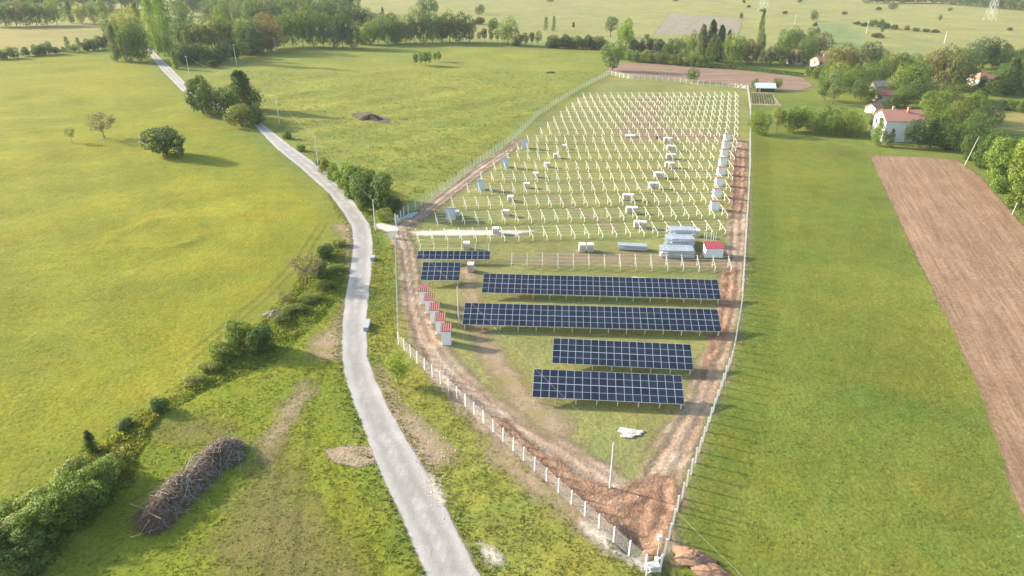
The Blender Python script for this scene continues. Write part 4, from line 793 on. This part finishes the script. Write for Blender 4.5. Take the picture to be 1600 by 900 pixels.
beam_me = MB().box((0, 0, 0), (1, .098, .078)).mesh('beam', M['zinc'])
def bundle(px, py, L, ny, nz, label, group, rz=-.05, extra=0):
    p = P(px, py); root = empty('steel_bundle', p, rz)
    for i in range(3): MB().box((-L * .4 + i * L * .4, ny * .06, .05), (.12, ny * .125, .1)).build('timber_bearer', M['wood'], root)
    for k in range(nz):
        for j in range(ny):
            if 0 < k < nz - 1 and 0 < j < ny - 1: continue
            o = link('beam', beam_me, root, (R.uniform(-.16, .16), .06 + j * .124 + (j // 7) * .07, .15 + k * .094 + (k // 5) * .075 + R.uniform(-.012, .02))); o.scale = (L * R.uniform(.985, 1.01), 1, 1)
    for sx in (-.3, .3): MB().box((L * sx, ny * .062 + ny // 7 * .03, .1 + nz * .047 + nz // 5 * .035), (.05, ny * .124 + ny // 7 * .06 + .03, nz * .094 + nz // 5 * .07 + .05)).build('band', M['greydoor'], root)
    tag(root, label, 'steel bundle', group)
bundle(1058.5, 404, 5.9, 21, 14, 'nearest big bundle of galvanised beams beside the red-roofed hut', 'galvanised beam bundles')
bundle(1062, 392, 5.1, 19, 21, 'middle bundle of galvanised beams behind the nearest big one', 'galvanised beam bundles')
bundle(1065, 382, 4.7, 16, 26, 'farthest bundle of galvanised beams in the stack', 'galvanised beam bundles')
bundle(988.5, 392, 5.4, 11, 9, 'low bundle of galvanised beams lying apart to the left', 'galvanised beam bundles', -.12)
crate(1088, 371, 1.3, 1.1, 1.4, 'white-topped crate behind the steel bundles near the last bare rack', None)
crate(1036, 402, .9, 1.1, .6, 'low open pallet at the left end of the nearest steel bundle', None)
# leaning white posts behind the hut
for i in range(6):
    p = P(1100 + i * 3.6, 378); mb = MB(); mb.bar((0, 0, 0), (.02, .25, 1.9), .045); o = mb.build('spare_post', M['white'], None, p, R.uniform(-.3, .3)); tag(o, f'white spare fence post stacked behind the red-roofed hut, {nth(i)} from the left', 'post', 'spare posts behind the hut')
# loose sheets
def tarp(px, py, w, d, label, name='plastic_sheet'):
    p = P(px, py); rng = np.random.default_rng(int(px)); n = 13; g = np.linspace(-1, 1, n); X, Y = np.meshgrid(g * w / 2, g * d / 2)
    ang = np.arctan2(Y / d, X / w); rad = np.hypot(X / w * 2, Y / d * 2); k = 1 + .22 * np.sin(ang * 3 + 1) + .12 * np.sin(ang * 7)
    Z = .06 + .16 * np.exp(-rad ** 2 * 1.2) + rng.normal(0, .035, X.shape); X = X * k + .0; Y = Y * k
    ii = np.arange(n * n).reshape(n, n); q = np.stack([ii[:-1, :-1], ii[:-1, 1:], ii[1:, 1:], ii[1:, :-1]], -1).reshape(-1, 4)
    keep = rad.ravel()[q].max(1) < 1.25; o = link(name, npmesh(name, np.stack([X, Y, Z], -1).reshape(-1, 3), q[keep], mats=[M['sheet']]), None, p); sm = o.modifiers.new('thick', 'SOLIDIFY'); sm.thickness = .02
    tag(o, label, 'sheet')
tarp(985, 677, 2.6, 1.6, 'crumpled white plastic sheet on the grass below the lowest panel table')
tarp(1000, 436, 2.6, 1.2, 'crumpled white sheet just behind the upper long panel table')
def slab_stack(px, py, w, label):
    p = P(px, py); root = empty('sheet_stack', p)
    for i in range(3): MB().box((R.uniform(-.1, .1), R.uniform(0, .2), .2 + i * .16), (w, 1.6, .13)).build('sheet', M['wrap'], root)
    MB().box((0, .1, .06), (w * .8, 1.2, .12)).build('pallet', M['wood'], root); tag(root, label, 'sheet stack')
slab_stack(985, 214, 3.0, 'low stack of white sheets among the far racks on bare soil')
p = P(1028, 217); root = empty('generator', p); MB().box((0, .4, .45), (1.2, .8, .6), 0, None, .9).build('housing', M['dark'], root); MB().box((-.45, .4, .08), (.12, .8, .16)).box((.45, .4, .08), (.12, .8, .16)).build('skid', M['rubber'], root); tag(root, 'small dark machine left of the farthest crate pair', 'machine')
p = P(803, 466); o = MB().box((0, 0, .05), (1.9, .18, .06)).box((.1, .3, .05), (1.7, .14, .05)).build('wood_plank', M['wood'], None, p); tag(o, 'pale plank lying under the left end of the upper long table', 'plank')

# gate and culvert blocks
def gate():
    root = empty('site_gate', P(612, 372)); mb = MB(); mb.box((.2, .15, .8), (1.1, .3, 1.6)); mb.build('gate_pillar', M['concrete'], root)
    a = P(619.5, 371) - root.location; b = P(619.5, 352) - root.location
    lf = MB(); 
    for z in (.25, .95, 1.65): lf.bar((a.x, a.y, z), (b.x, b.y, z), .035)
    for t in (0, .25, .5, .75, 1): q = a.lerp(b, t); lf.bar((q.x, q.y, .12), (q.x, q.y, 1.75), .03)
    lf.build('gate_leaf', M['zinc'], root)
    c = P(618, 350) - root.location
    MB().box((c.x, c.y, 1.1), (.2, .2, 2.2)).build('gate_post', M['white'], root); MB().bar((c.x, c.y, 2.1), (c.x + .9, c.y + 1.2, .1), .06).build('brace', M['white'], root)
    tag(root, 'pale site gate with concrete pillar where the track meets the road', 'gate')
gate()
for (x, y, L, lab) in ((582, 408, 1.3, 'grey concrete block at the right road edge below the gate'), (571.5, 518, 2.6, 'longer grey concrete block at the right road edge beside the kiosks')):
    o = MB().box((0, L / 2, .3), (.75, L, .62), 0, None, .92).box((0, L / 2, .64), (.8, L * 1.03, .08)).build('concrete_block', simple('block_concrete', (.30, .33, .35), .85, var=.15), None, P(x, y), .05); tag(o, lab, 'concrete block', 'concrete blocks at the road edge')
for i, (x, y) in enumerate([(628, 342), (632, 340), (636, 337)]):
    o = MB().bar((0, 0, .12), (2.0, 1.1, .2), .12, n=8).bar((0, .3, .25), (1.9, 1.5, .35), .08, n=8).build('pipe_bundle', M['greydoor'], None, P(x, y), R.uniform(-.2, .3)); tag(o, f'grey pipes dumped inside the gate fence, {nth(i)} from the left', 'pipes', 'pipes dumped by the gate')

# corner: white gate frame, small mast with box
p = P(1021, 892); root = empty('corner_gate', p); a = P(1010, 899) - p; b = P(1033, 886) - p
mb = MB()
for z in (.2, 1.3): mb.bar((a.x, a.y, z), (b.x, b.y, z), .07)
for q in (a, b): mb.bar((q.x, q.y, 0), (q.x, q.y, 1.6), .08)
mb.build('frame', M['white'], root); tag(root, 'white gate frame in the near corner where both fences meet', 'gate')
p = P(1026, 876); root = empty('camera_mast', p); MB().bar((0, 0, 0), (.05, .1, 2.6), .04, n=6).build('pole', M['pole'], root); MB().box((.05, .1, 2.75), (.34, .3, .5)).build('control_box', M['white'], root); MB().box((0, 0, .25), (.34, .26, .3)).build('junction_box', M['white'], root); tag(root, 'thin mast with white box on top in the near site corner', 'mast')
p = P(1021, 890); o = MB().box((0, 0, .3), (.9, .6, .6), 0, None, .95).box((0, 0, .62), (1.0, .7, .06)).build('concrete_footing', M['pole'], None, p, .15); tag(o, 'pale concrete box at the foot of the mast in the near corner', 'concrete box')

# ------------------------------------------------------------------ poles, cables, pylons
TOPS = {}
def pole(px, py, hpx, label, key=None, arm=True, r=.13, lean=0.0, group='utility poles'):
    p = G(px, py); h = hpx / (SCL(py) * .93); root = empty('utility_pole', p)
    MB().bar((0, 0, -.1), (lean * h, 0, h), r, r * .62, 8).build('shaft', M['pole'], root)
    if arm:
        x = MB().box((lean * h, 0, h - .35), (1.2, .09, .09)).build('crossarm', M['pole'], root)
        for sx in (-.5, 0, .5): MB().bar((lean * h + sx, 0, h - .3), (lean * h + sx, 0, h - .1), .045, n=6).build('insulator', M['white'], root)
    tag(root, label, 'pole', group)
    if key: TOPS[key] = Vector((p.x + lean * h, p.y, p.z + h - .12))
pole(297, 121, 30, 'utility pole beside the far road behind the copse', 'a'); pole(370, 103, 30, 'utility pole in front of the far thicket', 'f'); pole(431, 82, 20, 'utility pole under the rust-brown tree', 'g'); pole(466, 72, 23, 'utility pole at the front of the wood behind the meadow', 'h')
pole(437, 193, 38, 'utility pole in the shaded meadow right of the copse', 'b'); pole(498, 264, 49, 'utility pole beside the bush row on the right of the road', 'c'); pole(587, 361, 48, 'utility pole at the junction before the site gate', 'd', arm=False)
pole(716.8, 507.5, 62, 'slim grey pole at the left end of the lower long panel table', 'e', arm=False, r=.1); pole(953, 762.5, 82, 'white slanting pole on bare soil in the near part of the site', 'i', arm=False, r=.12)
pole(1507, 258.5, 42, 'leaning pale pole at the corner of the ploughed field', arm=False, r=.10, lean=.2); pole(1581, 336, 19, 'short pale post at the right edge of the ploughed field', arm=False, r=.1, lean=.1)
pole(1241, 40, 16, 'left one of three distant poles in the far pasture', arm=False, r=.2, group='distant poles of the far pasture'); pole(1353, 53, 18, 'middle one of three distant poles in the far pasture', arm=False, r=.2, group='distant poles of the far pasture'); pole(1475, 68, 17, 'right one of three distant poles in the far pasture', arm=False, r=.2, group='distant poles of the far pasture')
def cable(a, b, sag, label, r=.01):
    mb = MB(); n = 14; pts = [a.lerp(b, i / n) - Vector((0, 0, sag * 4 * (i / n) * (1 - i / n))) for i in range(n + 1)]; o0 = a
    for p, q in zip(pts[:-1], pts[1:]): mb.bar(p - o0, q - o0, r, n=4)
    tag(mb.build('overhead_cable', M['cable'], None, o0), label, 'cable', 'overhead cables')
cable(TOPS['a'], TOPS['b'], .8, 'thin overhead cable over the copse between the far road poles'); cable(TOPS['b'], TOPS['c'], .8, 'thin overhead cable over the shaded meadow beside the road')
cable(TOPS['c'], TOPS['d'], .8, 'thin overhead cable along the bush row towards the gate pole'); cable(TOPS['d'], TOPS['e'], .6, 'thin overhead cable crossing the small panel tables', .008); cable(TOPS['e'], TOPS['i'], .5, 'thin overhead cable crossing the lower panel tables', .008)
cable(TOPS['i'], P(1160, 900, 5.0), .3, 'thin overhead cable leaving the near corner over the right meadow', .007); cable(TOPS['f'], TOPS['h'], .8, 'thin overhead cable in front of the far wood')
def pylon(px, py, h, label):
    p = P(px, py); root = empty('power_pylon', p, .5); mb = MB(); b, t = h * .11, h * .018; lv = [0, .2, .38, .54, .68, .8, .9, 1.0]
    w = lambda f: b + (t - b) * min(1, f / .85); cs = lambda f: [Vector((sx * w(f), sy * w(f), f * h)) for sx, sy in ((-1, -1), (1, -1), (1, 1), (-1, 1))]
    for f0, f1 in zip(lv[:-1], lv[1:]):
        A, B = cs(f0), cs(f1)
        for i in range(4): mb.bar(A[i], B[i], .09); mb.bar(A[i], B[(i + 1) % 4], .05); mb.bar(A[(i + 1) % 4], B[i], .05); mb.bar(B[i], B[(i + 1) % 4], .05)
    mb.build('lattice', M['zinc'], root)
    for f, L in ((.70, .2), (.82, .16), (.93, .12)): m2 = MB(); m2.bar((-L * h, 0, f * h), (L * h, 0, f * h), .11); m2.bar((-L * h, 0, f * h), (0, 0, f * h + .05 * h), .07); m2.bar((L * h, 0, f * h), (0, 0, f * h + .05 * h), .07); m2.build('crossarm', M['zinc'], root)
    tag(root, label, 'pylon')
pylon(1546, 32, 32, 'steel lattice pylon on the far pasture near the right edge'); pylon(1192, 17, 32, 'steel lattice pylon in the far pasture above the tall poplar')

# ------------------------------------------------------------------ houses
def house(px, py, w, d, h, rise, wall, roof, label, rz=0.0, hip=0.0, wins=(), chim=(), door=None, name='house', ov=.4):
    root = empty(name, P(px, py), rz); mb = MB(); mb.box((0, d / 2, h / 2), (w, d, h))
    if hip == 0:
        for sx in (-1, 1): mb.face([(sx * w / 2, 0, h), (sx * w / 2, d, h), (sx * w / 2, d / 2, h + rise)][::sx])
    mb.build('wall', wall, root)
    e = ov; W = w / 2 + e; hx = w / 2 * hip; dz = rise * e / (d / 2); rf = MB(); zt = .14
    A = [(-W, -e, h - dz), (W, -e, h - dz), (W, d + e, h - dz), (-W, d + e, h - dz)]; Rg = [(-W + hx, d / 2, h + rise), (W - hx, d / 2, h + rise)]
    up = lambda p: (p[0], p[1], p[2] + zt)
    for k, f in ((0, lambda p: p), (1, up)):
        fs = [[A[0], A[1], Rg[1], Rg[0]], [A[2], A[3], Rg[0], Rg[1]]] + ([[A[1], A[2], Rg[1]], [A[3], A[0], Rg[0]]] if hip else [])
        for q in fs: rf.face([f(p) for p in (q if k else q[::-1])])
    for i in range(4):
        if hip or i in (0, 2): a, b = A[i], A[(i + 1) % 4]; rf.face([a, b, up(b), up(a)])
    if not hip:
        for s in (0, 1):
            i, j = (0, 3) if s == 0 else (1, 2); 
            rf.face([A[i], up(A[i]), up(Rg[s]), Rg[s]]); rf.face([A[j], up(A[j]), up(Rg[s]), Rg[s]])
    ro = rf.build('roof', roof, root)
    for cx, cy, ch in chim: MB().box((0, 0, 0), (.6, .6, ch)).box((0, 0, ch / 2 + .06), (.75, .75, .12)).build('chimney', M['oldtile'], ro, (cx, cy, h + rise * (1 - abs(cy - d / 2) / (d / 2)) + ch / 2 - .1))
    for side, u, z, ww, hh in wins:
        if side == 'f': c, dm, fr = (u, -.01, z), (ww, .05, hh), (ww + .16, .06, hh + .16)
        elif side == 'b': c, dm, fr = (u, d + .01, z), (ww, .05, hh), (ww + .16, .06, hh + .16)
        elif side == 'l': c, dm, fr = (-w / 2 - .01, u, z), (.05, ww, hh), (.06, ww + .16, hh + .16)
        else: c, dm, fr = (w / 2 + .01, u, z), (.05, ww, hh), (.06, ww + .16, hh + .16)
        f = MB().box((0, 0, 0), fr).build('window', M['wood'], root, c); k = {'f': (0, -.02, 0), 'b': (0, .02, 0), 'l': (-.02, 0, 0), 'r': (.02, 0, 0)}[side]; MB().box(k, dm).build('pane', M['glass'], f)
    if door:
        u, ww, hh = door; dd = MB().box((u, -.02, hh / 2), (ww, .06, hh)).build('door', M['wood'], root); MB().box((u + ww * .35, -.06, hh * .5), (.05, .05, .15)).build('handle', M['dark'], dd)
    tag(root, label, name.split('_')[-1]); return root
house(1407, 222, 10.8, 8.0, 6.2, 2.3, M['plaster'], M['oldtile'], 'two-storey white house with red tiled roof above the ploughed field', .02 - .06, wins=(('l', 3, 4.8, 1.1, 1.3), ('l', 6, 4.8, 1.1, 1.3), ('r', 4, 4.8, 1.2, 1.3), ('f', 3.6, 4.7, 1.2, 1.3), ('f', -3.9, 1.6, 1.1, 1.2), ('b', -3, 4.7, 1.2, 1.3), ('b', 3, 4.7, 1.2, 1.3)), chim=((-2, 4.6, 1.2), (1.6, 3.0, 1.5)), door=(3.2, 1.0, 2.1))
house(1196, 143.5, 6.8, 4.2, 1.7, 1.3, M['dark'], M['tinroof'], 'low shed with pale tin roof between two small trees', -.1, wins=(('b', 1, 1, .6, .5),), door=(-2.4, .9, 1.5), name='garden_shed', ov=.5)
house(1287, 112, 7.0, 6.0, 4.6, 1.6, M['cream'], M['oldtile'], 'cream house with faded red roof peeking out left of brown trees', .25, .3, wins=(('l', 3, 3.8, 1, 1.2), ('f', -2.4, 3.8, 1, 1.2)), chim=((1, 3, 1.2),))
house(1243, 101, 6.0, 5.0, 2.6, 1.8, M['cream'], M['oldtile'], 'small brown-roofed cottage hidden among the trees behind the hedge', 0, wins=(('f', 1.2, 1.5, .9, 1),), name='small_cottage')
house(1381, 146, 7.4, 5.0, 2.8, 1.5, M['cream'], M['greytile'], 'barn with grey roof behind the red-roofed farm building', -.05, wins=(('f', 2, 1.8, .9, .9),), name='farm_barn')
house(1381, 160, 5.6, 4.0, 2.8, 1.3, M['cream'], M['redtile'], 'farm building with dark red roof between grey barn and white house', -.08, wins=(('f', -1.6, 1.7, .9, 1),), door=(1.4, .9, 2), name='farm_building')
house(1372, 177, 4.0, 3.8, 2.0, 1.1, M['plaster'], M['oldtile'], 'small outbuilding with orange roof and white gable behind the white house', .5, wins=(('r', 2, 1.4, .8, .8),), name='farm_outbuilding')
house(1541, 135, 8.0, 7.0, 3.0, 1.9, M['cream'], M['oldtile'], 'house with orange hipped roof deep among the right-hand trees', .15, .8, wins=(('f', -2, 1.9, 1.1, 1.2), ('f', 2, 1.9, 1.1, 1.2)))
# parked car under the garden trees
p = P(1481, 232); root = empty('parked_car', p, .1); mb = MB(); mb.box((0, 0, .62), (4.1, 1.65, .58), 0, None, .97); mb.build('body', M['red'], root)
MB().box((-.15, 0, 1.15), (2.2, 1.45, .5), 0, None, .78).build('cabin', M['glass'], root)
for sx in (-1.25, 1.25):
    for sy in (-.8, .8): MB().bar((sx, sy - .1, .32), (sx, sy + .1, .32), .32, n=12).build('wheel', M['rubber'], root)
tag(root, 'red car parked under the trees below the white house', 'car')
# vegetable rows, hay heaps by the fence
A, B, C_ = P(1175, 146), P(1205, 147), P(1177, 163)
for i in range(9):
    a = A.lerp(B, i / 8); b = a + (C_ - A) * .96; rng = np.random.default_rng(i); n = 260; t = rng.random((n, 1)); pp = np.array(a)[None] * (1 - t) + np.array(b)[None] * t + rng.normal(0, .14, (n, 3)) * np.array([1, 1, .5]); pp[:, 2] = np.abs(pp[:, 2]) + .15
    V, q = leaves(pp - np.array(a), rng.normal(size=(n, 3)) + np.array([0, 0, 1]), .16, rng); o = link('crop_row', npmesh('crop_row', V, q, mats=[M['leaf']]), None, a); o.color = (*GREENS['dark'], 1); tag(o, f'green crop row in the vegetable plot, {nth(i)} from the fence', 'crop row', 'crop rows of the vegetable plot')
def mound(name, px, py, rx, ry, h, mat, label, rz=0.0, seed=0, rough=.14, cat='heap', n=34):
    p = G(px, py); rng = np.random.default_rng(seed); g = np.linspace(-1, 1, n); X, Y = np.meshgrid(g, g); r = np.hypot(X, Y); a = np.arctan2(Y, X)
    k = 1 + .16 * np.sin(3 * a + seed) + .09 * np.sin(5 * a + 2 * seed); z = np.clip(1 - (r / k) ** 1.7, 0, None) ** .8; Z = z * h * (1 + rng.normal(0, rough, X.shape)) - .05
    ii = np.arange(n * n).reshape(n, n); q = np.stack([ii[:-1, :-1], ii[:-1, 1:], ii[1:, 1:], ii[1:, :-1]], -1).reshape(-1, 4); keep = (z.ravel()[q] > 0).any(1)
    o = link(name, npmesh(name, np.stack([X * rx, Y * ry, Z], -1).reshape(-1, 3), q[keep], mats=[mat]), None, p, rz); tag(o, label, cat); return o
mound('manure_heap', 581, 187, 4.6, 2.0, 1.5, M['manure'], 'long dark heap of soil in the middle meadow', -.35, 3, .2)
mound('soil_heap', 861, 114, 2.6, 1.2, .7, M['manure'], 'small dark heap at the back of the middle meadow', -.1, 5)
mound('soil_heap', 1084, 872, 2.0, 1.1, .85, M['spoil'], 'reddish spoil heap outside the fence at the near corner', -.35, 7, .08)
mound('soil_heap', 1118, 896, 2.2, .9, .6, M['spoil'], 'paler spoil ridge below the reddish heap at the near corner', -.5, 9, .1)
mound('soil_heap', 618, 322, 2.4, 1.2, .9, M['spoil'], 'brown soil heap behind the dark bush at the site gate', -.4, 11)
mound('straw_heap', 1154, 136.5, .7, .6, .7, M['wood'], 'tan heap at the far right fence corner, left one of two', 0, 2); mound('straw_heap', 1163, 138, 1.0, .8, .9, M['wrap'], 'paler heap at the far right fence corner, right one of two', 0, 4)
mound('soil_heap', 430, 492, 1.8, 1.2, .7, simple('grey_litter', (.24, .20, .17), .95, var=.4, sc=3), 'grey heap of cut twigs between the ditch bushes', .4, 6, .2)

# brush pile: litter core plus thousands of thin branches
def brush_pile():
    a, b = P(232, 828), P(362, 698); d = (b - a); L = d.length; rz = math.atan2(d.y, d.x); root = empty('brush_pile', a, rz); rng = np.random.default_rng(8)
    prof = lambda s: (1.45 + .4 * vnoise(s * 6 + 3, s * 0 + 2.2) + .35 * np.exp(-((s - .84) / .1) ** 2) - .35 * np.exp(-((s - .68) / .06) ** 2)) * np.clip(np.minimum(s * 7 + .5, (1 - s) * 6 + .5), 0, 1)
    side = lambda s: .5 * np.sin(s * 4) + .45 * (vnoise(s * 5, s * 0 + 7.7) - .5)
    top = lambda s, u: np.clip(1 - np.abs(u) ** 1.8, 0, 1) * (.55 + .55 * vnoise(s * 16, u * 1.6 + 5)) * prof(np.clip(s, 0, 1))
    n1, n2 = 80, 26; S, U = np.meshgrid(np.linspace(-.04, 1.04, n1), np.linspace(-1, 1, n2)); W = prof(np.clip(S, 0, 1)); Z = top(S, U) * .95 - .04
    ii = np.arange(n1 * n2).reshape(n2, n1); q = np.stack([ii[:-1, :-1], ii[:-1, 1:], ii[1:, 1:], ii[1:, :-1]], -1).reshape(-1, 4)
    link('litter_core', npmesh('litter_core', np.stack([S * L, U * W * 1.15 + side(S), Z], -1).reshape(-1, 3), q, mats=[M['heap']]), root)
    for nm, m, mat, l0, th0, th1, lift in (('branches', 5200, 'twig', .34, .008, .026, .16), ('bleached_branches', 900, 'paletwig', .55, .012, .030, .34), ('long_branches', 110, 'twig', 1.0, .02, .045, .5)):
        s = rng.uniform(-.03, 1.03, m) if nm != 'bleached_branches' else np.clip(rng.choice([.84, .55, .3], m) + rng.normal(0, .13, m), -.02, 1.03); u = rng.uniform(-1.1, 1.1, m); w = prof(np.clip(s, 0, 1)); z = top(s, u) + rng.uniform(-.05, lift, m)
        c = np.stack([s * L, u * w * 1.15 + side(s), z], -1); dr = rng.normal(size=(m, 3)) * np.array([1.0, .8, .22]); dr[:, 2] -= u * dr[:, 1] * .9; dr /= np.linalg.norm(dr, axis=1, keepdims=True)
        ln = rng.gamma(2.0, l0, m)[:, None] + .2; th = rng.uniform(th0, th1, m)[:, None]; sd = np.cross(dr, rng.normal(size=(m, 3))); sd /= np.linalg.norm(sd, axis=1, keepdims=True); s2 = np.cross(dr, sd)
        bend = rng.normal(size=(m, 3)) * .14 * ln; A, Bm, E = c - dr * ln / 2, c + bend, c + dr * ln / 2; A[:, 2] = np.maximum(A[:, 2], .03); E[:, 2] = np.maximum(E[:, 2], .03)
        V = np.stack([A + sd * th, A - sd * th * .5 + s2 * th, A - sd * th * .5 - s2 * th, Bm + sd * th * .8, Bm - sd * th * .4 + s2 * th * .8, Bm - sd * th * .4 - s2 * th * .8, E], 1)
        k = (np.arange(m) * 7)[:, None]; Qd = np.concatenate([k + np.array([[0, 1, 4, 3]]), k + np.array([[1, 2, 5, 4]]), k + np.array([[2, 0, 3, 5]])]); T = np.concatenate([k + np.array([[3, 4, 6]]), k + np.array([[4, 5, 6]]), k + np.array([[5, 3, 6]])])
        o = link(nm, npmesh(nm, V.reshape(-1, 3), Qd, T, mats=[M[mat]]), root); o['kind'] = 'stuff'
    tag(root, 'long heap of dead grey-brown branches on the near left grass', 'brush pile')
brush_pile()
# clods and stones on bare soil
def clods(name, label, pix, n, r0, r1, mat):
    pts = P2(pix); b = bbox(pts, 0); rng = np.random.default_rng(n); X, Y = rng.uniform(b[0], b[1], n), rng.uniform(b[2], b[3], n); ok = poly_sdf(X, Y, pts) < 0; X, Y = X[ok], Y[ok]; m = len(X)
    o8 = np.array([[1, 0, 0], [0, 1, 0], [-1, 0, 0], [0, -1, 0], [0, 0, 1], [0, 0, -1]], float); f8 = np.array([[0, 1, 4], [1, 2, 4], [2, 3, 4], [3, 0, 4], [1, 0, 5], [2, 1, 5], [3, 2, 5], [0, 3, 5]])
    r = r0 + (r1 - r0) * rng.random((m, 1, 1)) ** 3; V = o8[None] * r * rng.uniform(.6, 1.25, (m, 6, 1)); t = rng.uniform(0, 6.28, m); c, s = np.cos(t)[:, None], np.sin(t)[:, None]
    V = np.stack([V[..., 0] * c - V[..., 1] * s + X[:, None], V[..., 0] * s + V[..., 1] * c + Y[:, None], V[..., 2] * .75 + r[:, :, 0] * .25 + pit(X, Y)[:, None] + .04], -1)
    o = link(name, npmesh(name, V.reshape(-1, 3), None, ((np.arange(m) * 6)[:, None, None] + f8[None]).reshape(-1, 3), mats=[mat])); o['kind'] = 'stuff'; o['label'] = label; o['category'] = 'soil'
clods('earth_clods', 'reddish clods strewn over the bare near corner of the site', [(850, 708), (960, 765), (1010, 745), (1052, 742), (1062, 790), (1040, 845), (1022, 868), (930, 810), (800, 695), (760, 650)], 8000, .02, .10, M['spoil'])
clods('earth_clods', 'reddish clods along the right-hand track', [(1128, 425), (1152, 420), (1150, 470), (1135, 530), (1105, 600), (1060, 700), (1040, 740), (1020, 735), (1080, 620), (1110, 530)], 6000, .02, .10, M['spoil'])
clods('white_stones', 'pale stones strewn over the near site corner', [(900, 745), (1052, 742), (1050, 850), (1010, 860), (930, 810)], 70, .04, .10, M['concrete'])
clods('verge_stones', 'pale stones along the worn road verge', [(588, 570), (604, 600), (660, 655), (715, 700), (690, 790), (700, 860), (636, 700)], 1500, .03, .1, M['concrete'])

# ------------------------------------------------------------------ haze
hb = MB().box((0, 1500, 33), (4900, 3500, 72)).mesh('haze', [])
hm = bpy.data.materials.new('haze_air'); hm.use_nodes = True; hn = hm.node_tree
for n in list(hn.nodes):
    if n.type == 'BSDF_PRINCIPLED': hn.nodes.remove(n)
pv = hn.nodes.new('ShaderNodeVolumePrincipled'); pv.inputs['Color'].default_value = (.95, .97, 1.0, 1); pv.inputs['Density'].default_value = .00009; pv.inputs['Anisotropy'].default_value = .0
hn.links.new(pv.outputs[0], [n for n in hn.nodes if n.type == 'OUTPUT_MATERIAL'][0].inputs['Volume'])
hb.materials.append(hm); haze = link('haze', hb); haze['kind'] = 'stuff'
